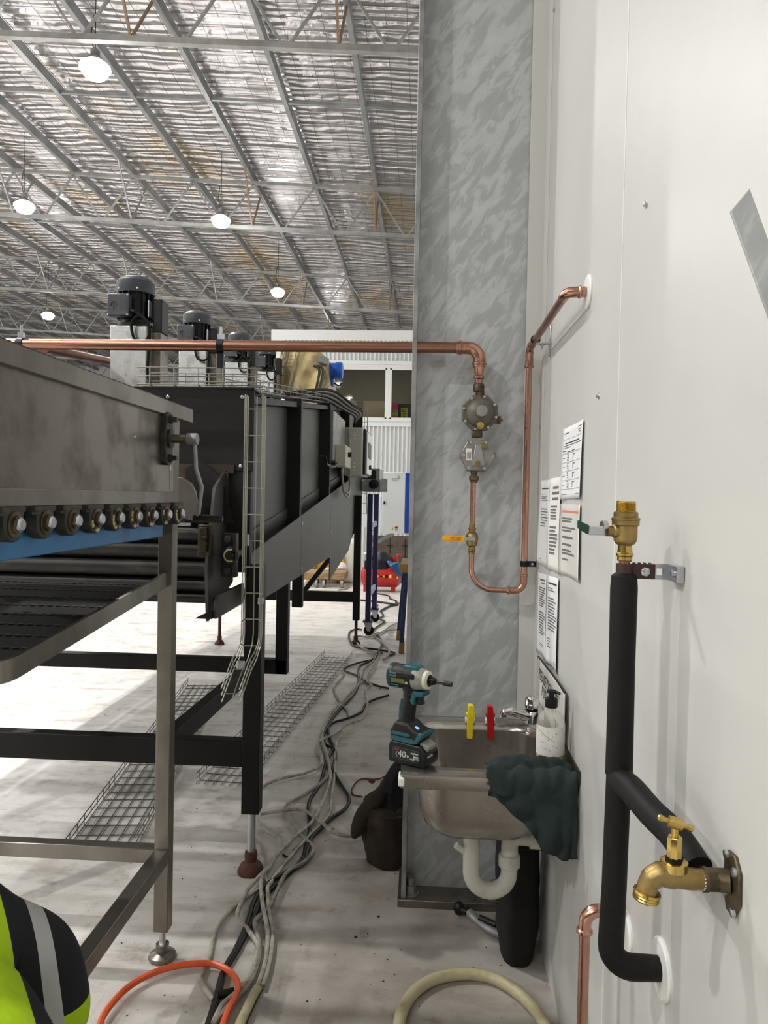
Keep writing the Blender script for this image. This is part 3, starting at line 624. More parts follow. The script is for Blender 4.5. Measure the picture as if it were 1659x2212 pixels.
# motors on top
mo_lab = 0
for i, y in enumerate((4.05, 5.40, 6.75, 8.10)):
    cx = (-1.63, -1.71, -1.74, -1.78)[i]; zb0 = zt_(y)-.01; hb = at(275,712,Y=4.05).z-(zt_(4.05)-.01); zt0 = zb0+hb
    b = op(MB().box(cx-.10, cx+.10, y-.10, y+.10, zb0, zt0), 'motor_pedestal', MT['bright'], .003)
    op(MB().box(cx+.10, cx+.15, y-.02, y+.10, zb0, zt0-.02), 'pedestal_side', MT['staind'], parent=b)
    mo = op(MB().lathe((cx,y,zt0), (0,0,1), [(.088,0),(.095,.005),(.095,.022),(.07,.03),(.07,.045),(.082,.05),(.082,.19),(.078,.195)], 24), 'motor', MT['blkpl'])
    op(MB().box(cx+.105, cx+.155, y-.02, y+.09, zt0-.02, zt0+.165), 'drive_housing', MT['blkpl'], .006, parent=mo); fins = MB()
    for k in range(16):
        a = 2*PI*k/16; fins.obox((cx+.088*math.cos(a), y+.088*math.sin(a), zt0+.12), (math.cos(a),math.sin(a),0), (-math.sin(a),math.cos(a),0), (0,0,1), .009, .003, .07)
    op(fins, 'cooling_fins', MT['blkpl'], parent=mo)
    op(MB().lathe((cx,y,zt0+.19), (0,0,1), [(.100,0),(.102,.004),(.102,.065),(.085,.085),(.075,.09)], 28), 'fan_cowl', MT['mgrey'], parent=mo)
    tb = MB().box(cx-.105, cx+.015, y-.135, y-.085, zt0+.045, zt0+.165); op(tb, 'terminal_box', MT['mgrey'], .006, parent=mo)
    em_ = MB().box(cx-.035, cx+.002, y-.1365, y-.135, zt0+.075, zt0+.135).tube(arc((cx-.068,y-.136,zt0+.105), (1,0,0), (0,0,1), .014, -.6, 3.7, 10), .003, 5).beam((cx-.068,y-.136,zt0+.08),(cx-.068,y-.136,zt0+.125), .006,.004)
    op(em_, 'embossed_badge', MT['blkgrey'], parent=mo)
    for sx, sz in ((-.098,.052),(.008,.052),(-.098,.158),(.008,.158)): op(MB().lathe((cx+sx,y-.135,zt0+sz), (0,-1,0), [(.006,0),(.005,.003)], 8), 'box_screw', MT['zinc'], parent=mo)
    for sx in (-.06, .045): op(MB().lathe((cx+sx,y-.1*math.cos(sx*8),zt0+.205), (0,-1,0), [(.006,0),(.005,.004)], 8), 'cowl_screw', MT['zinc'], parent=mo)
    op(MB().box(cx+.088, cx+.094, y-.05, y+.03, zt0+.06, zt0+.15), 'rating_plate', MT['zinc'], parent=mo)
    op(MB().lathe((cx+.015,y-.11,zt0+.08), (1,0,-.3), [(.014,0),(.014,.025),(.009,.03)], 10), 'cable_gland', MT['blkpl'], parent=mo)
    loop = [V((cx+.04,y-.11,zt0+.07)), V((cx+.08,y-.13,zt0+.05)), V((cx+.13,y-.13,zt0-.02)), V((cx+.11,y-.13,zt0-.085)), V((cx+.05,y-.13,zt0-.08)), V((cx+.03,y-.13,zt0-.0)), V((cx+.07,y-.13,zt0+.045)), V((cx+.125,y-.135,zt0+.0)), V((cx+.13,y-.135,zt0-.09)), V((cx+.12,y-.12,zb0+.10)), V((cx+.17,y-.13,zb0+.02))]
    op(MB().tube(spline(loop,6), .008, 6), 'motor_cable', MT['rub'], parent=mo)
# gold wrapped fan housing with blue motor
g = thing('fan_housing', 'fan housing wrapped in creased gold foil on the far end of the oven', 'fan', at(660, 855, Y=8.6))
def gp(px, py, Y): return at(px, py, Y=Y)
def gfn(p):
    q = p*9; return p+V((noise.noise(q), noise.noise(q+V((5,0,0))), noise.noise(q+V((0,7,0)))))*.022
zb1 = zt_(8.5)
pa = [gp(614,752,8.4), gp(676,748,8.4), gp(708,775,8.4), gp(712,835,8.4), gp(700,860,8.4), gp(612,860,8.4), gp(605,770,8.4)]
m = MB(); n_ = len(pa)
mb2 = MB().prism([(p.x,p.z) for p in pa], (0,8.35,0), (1,0,0), (0,0,1), -.7)
bmx = bmesh.new(); mev = [bmx.verts.new(p) for p in mb2.v]; [bmx.faces.new([mev[i] for i in f]) for f in mb2.f]
bmesh.ops.triangulate(bmx, faces=bmx.faces); bmesh.ops.subdivide_edges(bmx, edges=bmx.edges, cuts=7, use_grid_fill=True)
bmx.verts.index_update(); m.add([gfn(v.co.copy()) for v in bmx.verts], [[v.index for v in f.verts] for f in bmx.faces]); bmx.free()
m.build('foil_wrap', MT['gold'], g, angle=60)
MB().tube([gp(618,748,8.3), gp(600,850,8.3)], .02, 8).build('flex_conduit', MT['wirey'], g)
for a, b in ((692,832),(700,800)):
    MB().tube(spline([gp(a-15,790,8.28), gp(a-2,800,8.28), gp(a-10,845,8.28), gp(a-8,862,8.28)],6), .014, 6).build('strap', MT['blkgrey'], g)
MB().obox(gp(698,778,8.3), (1,0,-.25), (0,1,0), (.25,0,1), .06, .02, .035).build('tape_patch', mat('grey_tape', (.50,.50,.49), .5), g)
c = gp(716, 803, 8.6)
bm = thing('fan_motor', 'bright blue electric motor sticking out of the gold wrapped fan', 'motor', c)
MB().lathe(c+V((-.07,0,0)), (1,0,0), [(.07,0),(.10,.01),(.10,.05)], 20).build('motor_flange', MT['bmot'], bm)
MB().lathe(c+V((-.02,0,.01)), (1,0,0), [(.09,0),(.092,.01),(.092,.07),(.10,.072),(.102,.13),(.09,.15),(.06,.155)], 22).build('motor_body', MT['bmot'], bm)
MB().box(c.x-.06, c.x+.03, c.y-.06, c.y+.06, c.z-.17, c.z-.09).build('terminal_box', MT['bmot'], bm, bevel=.006)
MB().tube(spline([c+V((.03,0,-.13)), c+V((.09,0,-.16)), c+V((.12,0,-.13))],5), .008, 6).build('motor_cable', MT['rub'], bm)
wb = at(753, 862, Y=8.5)
tag(MB().box(at(720,0,Y=8.5).x-.1, at(740,862,Y=8.5).x+.03, 8.45, 8.6, wb.z-.07, wb.z+.03).build('cable_duct', MT['wht'], bevel=.015), 'short white cable duct on the far end of the oven roof', 'duct')
# ================================================================ wire cable trays
def wire_tray(t, path, wv, hv, m, nb=4, step=.1, r=.0028, hvs=None):
    """U-shaped basket tray along path; wv = width vector, hv = wall height vector; each wire its own part"""
    path = [V(p) for p in path]; wv = V(wv); hvs = [V(h) for h in hvs] if hvs else [V(hv)]*len(path)
    offs = [(k/nb-.5, 0) for k in range(nb+1)]+[(-.5,1),(.5,1),(-.5,.5),(.5,.5)]
    for a_, b_ in offs: MB().tube([p+wv*a_+h*b_ for p, h in zip(path, hvs)], r, 5).build('long_wire', m, t)
    L = 0; nxt = step*.5
    for a, b, ha, hb_ in zip(path[:-1], path[1:], hvs[:-1], hvs[1:]):
        d = (b-a).length
        while nxt <= L+d:
            c = a+(b-a)*((nxt-L)/d); hv = ha+(hb_-ha)*((nxt-L)/d)
            MB().tube([c+wv*-.5+hv, c+wv*-.5-hv*.03, c+wv*.5-hv*.03, c+wv*.5+hv], r, 5).build('cross_wire', m, t); nxt += step
        L += d
vt = thing('cable_tray', 'upright wire cable tray hanging down the near corner of the black oven', 'cable tray', (-.70, 3.12, .9))
xa = at(552, 1000, Y=3.0).x
zT, zM, zL = at(552,855,Y=3.0).z, at(545,1420,Y=3.0).z, at(530,1510,Y=3.0).z
path = [V((xa,3.01,zT)), V((xa,3.01,zM+.10)), V((xa-.002,3.0,zM+.05)), V((xa-.012,2.975,zM-.0)), V((xa-.025,2.93,zM-.04)), V((xa-.045,2.84,zL+.03))]
wire_tray(vt, path, (.072,0,0), None, MT['wirey'], nb=2, step=.108, r=.0026, hvs=[(0,-.055,0),(0,-.055,0),(0,-.052,.018),(0,-.042,.036),(0,-.025,.049),(0,-.01,.055)])
for z in (1.145,): MB().box(xa+.02, xa+.042, 2.99, 3.005, z, z+.028).build('joiner_clip', MT['zinc'], vt, bevel=.003)
MB().box(xa-.040, xa-.022, 2.99, 3.005, 1.385, 1.43).build('joiner_clip', MT['zinc'], vt)
MB().box(xa-.05, xa-.015, 2.93, 2.945, zM-.035, zM-.0).build('joiner_clip', MT['zinc'], vt, bevel=.006)
tt = thing('cable_tray', 'wire cable tray lying across the front of the oven roof below the motors', 'cable tray', (-1.1, 3.3, 2.06))
wire_tray(tt, [V((at(308,825,Y=3.3).x,3.32,2.075)), V((-.74,3.32,2.075))], (0,.16,0), (0,0,.075), MT['wirey'], nb=3, step=.11, r=.003)
t2 = thing('cable_tray', 'wire cable tray running back along the right edge of the oven roof', 'cable tray', (-.95, 5.5, 2.25))
wire_tray(t2, [V((-.88,3.45,zt_(3.45)+.01)), V((-.88,8.5,zt_(8.5)+.01))], (.14,0,0), (0,0,.055), MT['wire'], nb=2, step=.2, r=.003)
t3 = thing('cable_tray', 'wire cable tray climbing the gold foil fan housing like a ladder', 'cable tray', at(615,850,Y=8.28))
wire_tray(t3, [at(608,852,Y=8.26), at(630,738,Y=8.26)], (.13,0,0), (0,.05,0), MT['wirey'], nb=1, step=.09, r=.006)
t4 = thing('cable_tray', 'thin wire cable tray hanging at the far right corner of the oven', 'cable tray', at(790,1100,Y=8.8))
wire_tray(t4, [at(788,880,Y=8.8), at(786,1110,Y=8.8)], (.07,0,0), (0,-.05,0), MT['wire'], nb=2, step=.12, r=.003)
def floor_tray(near, far, label, wl, nb=6):
    a0, a1 = at(*near[0], Z=.004), at(*near[1], Z=.004); b0, b1 = at(*far[0], Z=.004), at(*far[1], Z=.004)
    A = (a0+a1)/2; B = (b0+b1)/2; w = ((a1-a0)+(b1-b0))/2
    d = (B-A).normalized(); w = (w-d*w.dot(d)).normalized()*wl
    A.z = B.z = .006
    t = thing('cable_tray', label, 'cable tray', (A+B)/2)
    wire_tray(t, [A, B], w, (0,0,.055), MT['wire'], nb=nb, step=.1, r=.0028)
floor_tray(((135,1835),(300,1840)), ((405,1480),(487,1478)), 'empty wire cable tray on the floor passing behind the stainless machine leg', .30)
floor_tray(((420,1690),(535,1703)), ((708,1418),(757,1417)), 'empty wire cable tray on the floor between the oven leg and the cables', .28)

# ---------------------------------------------------------------- boxes and cables on the oven side
bx = thing('switch_box', 'small beige switch box with cables on the side of the oven', 'electrical box', (-.72, 6.3, 2.0))
def sp(px, py, X=-.70): return at(px, py, X=X)
a, b = sp(724,928), sp(741,961)
MB().box(-.80, -.745, 5.85, 6.72, sp(712,992,-.76).z, 2.27).build('mounting_plate', MT['galvd'], bx)
MB().box(-.745, -.66, 6.02, 6.42, 1.83, 2.01).build('box_body', MT['beige'], bx, bevel=.006)
MB().lathe((-.66,6.22,1.94), (1,0,0), [(.022,0),(.022,.03)], 14).build('knob', MT['blkpl'], bx)
MB().lathe((-.70,6.12,1.83), (0,0,-1), [(.016,0),(.016,.04),(.01,.05)], 10).build('cable_gland', MT['galvd'], bx)
for k, dz in enumerate((0,.03)):
    MB().tube(spline([V((-.70,6.12,1.79)), V((-.69,6.2,1.66-dz)), V((-.68,6.5,1.62-dz)), V((-.69,6.7,1.72)), V((-.70,6.72,1.95)), V((-.71,6.72,2.2))],6), .011, 6).build('cable', MT['cab_g'], bx)
cb = thing('control_cabinet', 'grey control cabinet with white touch screen front hung on the oven side', 'electrical box', (-.66, 7.2, 1.75))
MB().box(-.76, -.585, 6.75, 7.45, 1.78, 2.22).build('cabinet_body', MT['beige'], cb, bevel=.012)
MB().box(-.585, -.56, 6.78, 7.42, 1.79, 2.21).build('cabinet_door', MT['dkp'], cb, bevel=.01)
MB().box(-.585, -.565, 7.42, 7.47, 1.79, 2.21).build('screen_edge', MT['wht'], cb)
MB().box(-.56, -.55, 6.86, 7.40, 1.80, 2.19).build('screen_bezel', MT['wht'], cb, bevel=.006)
MB().box(-.55, -.547, 6.95, 7.30, 1.95, 2.10).build('screen', MT['blkpl'], cb)
MB().lathe((-.55,7.1,1.87), (1,0,0), [(.02,0),(.024,.02)], 12).build('stop_button', MT['blkpl'], cb)
for z in (1.83,1.86,1.89,2.12,2.15): MB().lathe((-.66,6.75,z), (0,-1,0), [(.006,0),(.005,.003)], 8).build('vent_hole', MT['wht'], cb)
lo_ = thing('cable_loom', 'loom of grey and black cables sweeping over the oven roof edge into the control cabinet', 'cables', (-.85, 6.0, zt_(6.0)))
for k in range(7):
    y0 = rnd(4.9,5.2); dz = .012*k
    pts = [V((-1.15+.03*k,4.7,zt_(4.7)+.02)), V((-.95+.01*k,y0+.3,zt_(y0)+.06+dz*.6)), V((-.84+.012*k,5.9,zt_(5.9)+.03+dz)), V((-.75+.014*k,6.5,zt_(6.5)-.04+dz*.6)), V((-.70+.012*k,7.1,zt_(7.1)-.10+dz*.5)), V((-.72,7.35,zt_(7.3)-.16)), V((-.73,7.4,2.20))]
    MB().tube(spline(pts,6), .012, 6).build('cable', MT['cab_g'] if k % 2 else MT['rub'], lo_)
tag(MB().tube(spline([sp(692,985,-.76), sp(703,988,-.70), sp(707,1003,-.70), sp(722,1008,-.70), sp(728,1000,-.72)],6), .008, 6).build('hand_crank_lead', MT['blkpl']), 'short black lead dangling from the oven rib below the switch box', 'cable')

# ================================================================ far floor
# blue trolley with grey bin on top
tro = thing('blue_trolley', 'tall navy blue steel trolley on swivel castors behind the oven', 'trolley', (-.68, 9.0, 0))
TR = [at(795,1372,Z=0), at(809,1343,Z=0)]
for k, (px, py) in enumerate(((794,1372),(808,1343))):
    f = at(px, py, Z=0); ztop = 1.62
    MB().box(f.x-.03, f.x+.03, f.y-.03, f.y+.03, .17, ztop).build('post', MT['navyp'], tro, bevel=.003)
    w = MB().lathe((f.x+.012,f.y-.016,.058), (0,1,0), [(.055,0),(.058,.004),(.058,.028),(.055,.032)], 20).build('castor_wheel', MT['rub'], tro)
    MB().box(f.x-.055, f.x+.055, f.y-.055, f.y+.055, .155, .17).build('castor_plate', MT['navyp'], tro)
    MB().prism([(-.050,.155),(.056,.155),(.030,.05),(-.002,.05)], (f.x,f.y-.020,0), (1,0,0), (0,0,1), .006).prism([(-.050,.155),(.056,.155),(.030,.05),(-.002,.05)], (f.x,f.y+.026,0), (1,0,0), (0,0,1), .006).build('castor_fork', MT['zinc'], tro)
fa, fb = at(794,1372,Z=0), at(808,1343,Z=0)
for z in (.45, 1.25): MB().beam((fa.x,fa.y,z), (fb.x,fb.y,z), .03, .06).build('rail', mat('pale_rail', (.55,.57,.66), .45), tro)
zz0, zz1 = at(800,1062,Y=8.6).z, at(800,1012,Y=8.6).z
q0, q1 = at(783,1040,Y=8.6).x, at(823,1040,Y=8.6).x
MB().box(q0, q1, 8.55, 9.7, zz0, zz0+.13).build('conveyor_frame', MT['galvd'], tro, bevel=.004)
MB().lathe((at(808,1046,Y=8.55).x,8.55,at(808,1046,Y=8.55).z), (0,-1,0), [(.055,0),(.055,.03),(.025,.035),(.025,.05)], 16).build('frame_bearing', MT['blkpl'], tro)
hb = MB().box(q0-.02, q1-.02, 8.62, 8.64, zz0+.14, zz1).box(q1-.04, q1-.02, 8.64, 9.4, zz0+.14, zz1).box(q0-.02, q0, 8.64, 9.4, zz0+.14, zz1).box(q0, q1-.02, 9.38, 9.4, zz0+.14, zz1)
hb.build('discharge_bin', MT['galvd'], tro); MB().box(q0, q1-.06, 8.615, 8.62, zz0+.15, zz1-.02).build('bin_front', MT['blk'], tro)
MB().box(q1, q1+.075, 8.6, 8.75, at(830,1062,Y=8.6).z, at(830,1034,Y=8.6).z).build('guard_flap', MT['bright'], tro)
# white cabinet with blue stripe
CY = 10.2
c0 = at(826,1020,Y=CY); c1 = at(884,1153,Y=CY)
wc = thing('white_cabinet', 'white electrical cabinet with a blue side stripe and warning stickers beside the column', 'cabinet', ((c0.x+c1.x)/2, CY, c1.z))
MB().box(c0.x, c1.x, CY, CY+.45, c1.z, c0.z).build('cabinet_body', MT['cabw'], wc, bevel=.006)
xb0 = at(875.5,1080,Y=CY).x
MB().box(c0.x+.005, xb0-.005, CY-.016, CY-.001, c1.z+.008, c0.z-.006).build('cabinet_door', MT['cabw'], wc, bevel=.003)
MB().box(xb0, c1.x-.006, CY-.018, CY-.001, c1.z+.006, c0.z-.004).build('blue_stripe', MT['cabb'], wc, bevel=.003)
p = at(830.5,1086,Y=CY-.02); MB().box(p.x-.012, p.x+.012, CY-.03, CY-.016, p.z-.022, p.z+.022).build('lock', MT['blkpl'], wc, bevel=.004)
p = at(846,1035.5,Y=CY-.0175); text('logo_text', 'gxyndec', .031, p, (1,0,0), (0,0,1), MT['inkd'], wc)
p = at(862,1031,Y=CY-.018); MB().tube(arc(p, (1,0,0), (0,0,1), .014, .7, .7+5.2, 12), .0028, 5).build('logo_ring', MT['inkd'], wc)
a = at(848,1038.5,Y=CY-.017); b = at(861,1038.5,Y=CY-.017); MB().beam(a, b, .002, .006).build('logo_tagline', MT['ink'], wc)
p = at(848,1145,Y=CY-.017); MB().prism([(-.018,-.0),(.018,0),(0,.048)], p, (1,0,0), (0,0,1), -.001).build('warning_triangle', MT['yel'], wc); MB().prism([(-.003,.008),(.003,.008),(.001,.03),(-.001,.03)], p+V((0,-.0012,0)), (1,0,0), (0,0,1), -.001).build('bolt_mark', MT['inkd'], wc)
p = at(856,1146,Y=CY-.017); MB().box(p.x-.021, p.x+.021, CY-.018, CY-.016, p.z-.005, p.z+.055).build('warning_label', MT['wht'], wc); MB().box(p.x-.02, p.x+.02, CY-.0195, CY-.0178, p.z+.032, p.z+.054).build('label_red_band', MT['red'], wc)
m = MB()
for k in range(3): m.box(p.x-.016, p.x+.016-.008*(k == 1), CY-.0195, CY-.0178, p.z+.002+.009*k, p.z+.006+.009*k)
m.build('label_lines', MT['inkd'], wc)
# stand that carries the cabinet
MB().box(c0.x-.27, c0.x-.01, CY+.1, CY+.5, at(810,1140,Y=CY).z, at(810,1070,Y=CY).z).build('side_housing', MT['cabw'], wc, bevel=.004)
lgx = at(808,1250,Y=CY+.3).x
MB().box(lgx-.022, lgx+.022, CY+.28, CY+.33, 0, at(810,1139,Y=CY).z).box(lgx-.03, lgx+.05, CY+.1, CY+.6, 0, .012).build('stand_leg', MT['navyp'], wc)
MB().beam(at(850,1152,Y=CY+.2), at(795,1182,Y=CY+.2), .03, .05).build('stand_brace', MT['galvd'], wc)
# compressor
k0 = at(824,1277,Z=0)
cp = thing('air_compressor', 'red air compressor with black motor cover on the floor behind the trolley', 'compressor', k0)
cy_ = k0.y; rr = .19; zc_ = .26; xl = at(780,1255,Y=cy_).x; xr = at(866,1255,Y=cy_).x
MB().lathe((xl,cy_,zc_), (1,0,0), [(.06,0),(.14,.02),(rr,.07),(rr,xr-xl-.07),(.14,xr-xl-.02),(.06,xr-xl)], 28).build('tank', MT['redp'], cp)
MB().box(xl+.05, xl+.10, cy_-.12, cy_+.12, .0, .12).build('foot', MT['redp'], cp); MB().box(xr-.16, xr-.09, cy_-.12, cy_+.12, 0, .12).build('foot', MT['redp'], cp)
p0 = at(812,1232,Y=cy_); p1 = at(838,1192,Y=cy_)
MB().ell(((p0.x+p1.x)/2,cy_,p0.z+.12), .20, .17, .21, 20, 12, lambda p: V((p.x,p.y,max(p.z,p0.z-.01)))).build('motor_cover', MT['blkpl'], cp)
MB().box(at(812,0,Y=cy_).x, at(837,1220,Y=cy_).x, cy_-.15, cy_+.15, p0.z, p0.z+.18).build('motor_shroud', MT['blkpl'], cp, bevel=.02)
MB().box(at(786,1220,Y=cy_).x, at(803,1220,Y=cy_).x, cy_-.12, cy_+.12, p0.z, at(790,1192,Y=cy_).z).build('pump_head', MT['bright'], cp, bevel=.02)
MB().tube(bend([at(856,1214,Y=cy_), at(858,1197,Y=cy_), at(867,1199,Y=cy_)], .06, 5), .018, 8).build('handle', MT['red'], cp)
MB().cyl(at(850,1216,Y=cy_), at(850,1203,Y=cy_), .03, 12).build('regulator_knob', MT['redp'], cp)
for px, c in ((818,'yelh'),(822,'yelh'),(826,'yelh'),(835,'blkpl'),(843,'yel')):
    p = at(px,1245,Y=cy_-rr+.005); MB().box(p.x-.02, p.x+.02 if px > 830 else p.x+.035, cy_-rr-.001, cy_-rr+.02, p.z-.016-.012*(px > 830), p.z+.014+.012*(px > 830)).build('sticker', MT[c], cp)
hp = []
hz_ = thing('air_hose', 'coiled blue air hose hung over the end of the red compressor', 'hose', at(858,1230,Y=cy_-.2))
for k in range(6):
    a = at(838+k,1216+k*1.5,Y=cy_-.22-.012*k); b = at(872-k,1246-2*k,Y=cy_-.22-.012*k); mid = (a+b)/2+V((.03,0,-.05+.03*k))
    MB().tube(spline([a, mid, b, b+V((.05,.05,.03)), (a+b)/2+V((.06,.05,.05)), a+V((.02,.04,.02)), a], 6), .014, 6).build('hose_coil', mat('air_hose_blue', (.12,.36,.55), .4), hz_)
MB().tube(spline([at(848,1228,Y=cy_-.3), at(856,1238,Y=cy_-.31), at(859,1249,Y=cy_-.31)],5), .014, 6).build('hose_end', MT['bluep'], hz_)
MB().cyl(at(858,1245,Y=cy_-.32), at(859,1251,Y=cy_-.32), .016, 8).build('coupling', MT['brass'], hz_)
# yellow pallet jack carrying a timber dolly
j0 = at(700,1270,Z=0)
pj = thing('yellow_machine_base', 'yellow steel frame with white wrap standing on the floor far behind the oven', 'machine', (j0.x, j0.y+.5, 0))
MB().box(at(672,0,Y=j0.y+.5).x, at(742,1250,Y=j0.y+.7).x, j0.y+.66, j0.y+1.1, .05, at(740,1195,Y=j0.y+.5).z).build('frame_plate', MT['yelp'], pj, bevel=.02)
for px, py in ((668,1222),(712,1235),(736,1225)):
    p = at(px,py,Y=j0.y+.62); MB().ell(p, .13, .05, .08, 12, 8, lambda q: q+V((noise.noise(q*12),noise.noise(q*12+V((3,0,0))),noise.noise(q*12+V((0,4,0)))))*.03).build('plastic_wrap', MT['wrap'], pj)
dl = thing('timber_dolly', 'small timber dolly on grey castors in front of the yellow frame', 'dolly', (j0.x, j0.y, 0))
zdt, zdb = at(700,1237,Y=j0.y).z, at(700,1252,Y=j0.y).z
for k in range(3):
    MB().box(at(655,0,Y=j0.y).x, at(745,1240,Y=j0.y).x, j0.y+.2*k, j0.y+.2*k+.12, zdb, zdt).build('deck_board', MT['wood'], dl, bevel=.006)
for px in (680, 696, 735):
    p = at(px, 1262, Y=j0.y); MB().lathe((p.x,j0.y+.05,.075), (1,0,0), [(.07,0),(.074,.005),(.074,.045),(.07,.05)], 18).build('castor_wheel', MT['galvd'], dl)
    MB().box(p.x-.012, p.x+.062, j0.y+.02, j0.y+.09, .075, zdb).build('castor_fork', MT['blkpl'], dl)
pw = at(765,1262,Z=0)
wm = MB().box(at(748,0,Y=pw.y+.3).x, at(792,0,Y=pw.y+.3).x, pw.y+.1, pw.y+1.0, .0, at(765,1170,Y=pw.y).z)
tag(wm.build('wrapped_pallet', MT['wrap'], bevel=.06), 'tall load in crumpled white plastic wrap behind the far oven leg', 'pallet load')
# brown board rack behind the compressor
BY = 13.6; b0 = at(796,1162,Y=BY); b1 = at(888,1260,Y=BY)
br = thing('brown_screen', 'dark brown board screen tied with black wire crosses behind the compressor', 'screen', (b0.x, BY, 0))
MB().box(b0.x, .42, BY, BY+.04, 0, b0.z+.05).build('board', MT['brown'], br)
for k in range(4):
    x = b0.x+.12+.28*k
    MB().tube([(x,BY-.01,0),(x,BY-.01,b0.z)], .006, 5).build('tie_wire', MT['blkpl'], br)
    for q in range(4): MB().tube([(x-.06,BY-.015,.15+.27*q),(x+.06,BY-.015,.15+.27*q)], .006, 5).build('tie_wire', MT['blkpl'], br)
# blue trestle by the column
f0, f1 = at(861,1382,Z=0), at(867,1411,Z=0)
ts = thing('blue_trestle', 'blue folding trestle with yellow feet just left of the steel column', 'trestle', (f0.x+.05, (f0.y+f1.y)/2, 0))
top = [at(876,1218,Y=f0.y), at(879,1218,Y=f1.y)]
for f, tp in ((f0, top[0]), (f1, top[1])):
    MB().beam(f+V((0,0,.10)), tp, .045, .03, (0,1,0)).build('leg', MT['bluep'], ts, bevel=.003)
    MB().beam(f, f+(tp-f).normalized()*.11, .055, .04, (0,1,0)).build('rubber_foot', mat('ochre_rubber', (.62,.47,.20), .6), ts, bevel=.004)
MB().box(top[0].x-.035, top[0].x+.045, min(f0.y,f1.y)-.05, max(f0.y,f1.y)+.05, top[0].z-.02, top[0].z+.06).build('top_bar', mat('ochre_bar', (.66,.50,.18), .5), ts, bevel=.005)
# ================================================================ gas line on the column
GY = 2.885
gl = thing('gas_pipe', 'horizontal copper gas pipe crossing in front of the motors to the regulator', 'pipe', at(500,752,Y=GY))
A = at(-160, 739, Y=GY); zg = at(500,747,Y=GY).z; A.z = zg
E1 = at(1036, 752, Y=GY); E1.z = zg
MB().tube([A, V((E1.x-.055,GY,zg))], .0215, 18).build('pipe_run', MT['copperd'], gl)
MB().tube([V((E1.x-.09,GY,zg)), *arc((E1.x-.045,GY,zg-.045), (0,0,1), (1,0,0), .045, 0, PI/2, 8), V((E1.x,GY,zg-.075))], .0245, 18).build('elbow', MT['copper'], gl)
for x_ in (E1.x-.075,): MB().lathe((x_,GY,zg), (1,0,0), [(.0245,-.006),(.0285,-.003),(.0285,.003),(.0245,.006)], 18).build('press_ring', MT['copper'], gl)
zreg = at(1036,895,Y=GY).z
def zpx(y, x=1030): return at(x, y, Y=GY).z
MB().lathe((E1.x,GY,zpx(783)), (0,0,-1), [(.0245,0),(.0285,.003),(.0285,.009),(.0245,.012),(.019,.022),(.017,.05),(.021,.055),(.021,.062),(.016,.066),(.016,.10)], 18).build('reducer', MT['copper'], gl)
MB().lathe((E1.x,GY,zpx(828)), (0,0,-1), [(.016,0),(.020,.004),(.022,.012),(.022,.03),(.018,.033)], 12).build('union_nut', MT['bronze'], gl)
for px in (46, 477):
    p = at(px, 745, Y=GY); q = V((p.x,GY,zg))
    c = MB().lathe(q+V((-.013,0,0)), (1,0,0), [(.026,0),(.026,.026)], 16).build('pipe_clamp', MT['blkpl'], gl)
    MB().box(q.x-.012, q.x+.012, GY-.008, GY+.008, zg+.02, zg+.045).cyl(q+V((0,0,.04)), q+V((0,0,.075)), .006, 8).build('clamp_bolt', MT['zinc'], c)
    MB().box(q.x-.015, q.x+.010, GY+.0, GY+.012, zg-.085, zg-.02).build('clamp_tail', MT['blkpl'], c)
tag(MB().tube([at(95,752,Y=3.35), at(252,784,Y=4.35)], .024, 14).build('copper_pipe', MT['copperd']), 'second dull copper pipe slanting away behind the first clamp', 'pipe')
tag(MB().lathe(V((A.x+.25,GY,zg)), (1,0,0), [(.0245,-.05),(.028,-.046),(.028,-.03),(.0245,-.026),(.0245,.03),(.028,.034),(.028,.045),(.0245,.05)], 18).build('copper_coupling', MT['copper']), 'bright copper coupling on the gas pipe at the left edge', 'pipe fitting')
# regulator
RX = at(1036,895,Y=GY).x
rg = thing('gas_regulator', 'round grey gas regulator with bolted rim and brass vent', 'regulator', (RX, GY, zpx(940)))
R0 = .067; rz = zpx(893)
def octo(r, k=8, ph=PI/8): return [(r*math.cos(ph+2*PI*i/k), r*math.sin(ph+2*PI*i/k)) for i in range(k)]
MB().prism(octo(R0*1.10), (RX,GY,rz), (1,0,0), (0,0,1), .018).build('rim', mat('regulator_rim', (.40,.38,.33), .5, .3), rg, bevel=.004)
MB().lathe((RX,GY-.018,rz), (0,-1,0), [(.056,0),(.054,.012),(.044,.026),(.028,.032),(.0235,.034),(.0235,.052),(.021,.055)], 28).build('bonnet', mat('regulator_grey', (.42,.40,.36), .5, .3), rg)
MB().lathe((RX+.003,GY-.073,rz+.002), (0,-1,0), [(.021,0),(.021,.004)], 24).build('cap', MT['galvd'], rg)
MB().lathe((RX,GY-.03,rz-.042), (0,-1,-.35), [(.009,0),(.009,.012),(.014,.016),(.014,.028),(.006,.029)], 16).build('vent_nipple', MT['brass'], rg)
MB().lathe((RX+.058,GY-.005,rz-.026), (1,0,0), [(.013,0),(.013,.012),(.016,.014),(.016,.022),(.005,.023),(.005,.03)], 14).build('test_plug', MT['bronze'], rg)
for i in range(8):
    a = PI/8+2*PI*i/8+.14; MB().lathe((RX+R0*.95*math.cos(a),GY-.018,rz+R0*.95*math.sin(a)), (0,-1,0), [(.0055,0),(.005,.004),(.002,.005)], 10).build('rim_screw', MT['zinc'], rg)
MB().lathe((RX,GY,zpx(861)), (0,0,1), [(.026,-.01),(.026,.012),(.017,.014),(.017,.03)], 8).build('top_nut', MT['bronze'], rg)
MB().box(RX-.029, RX+.012, GY-.018, GY+.018, zpx(945), zpx(932)).build('outlet_block', MT['bronze'], rg, bevel=.003)
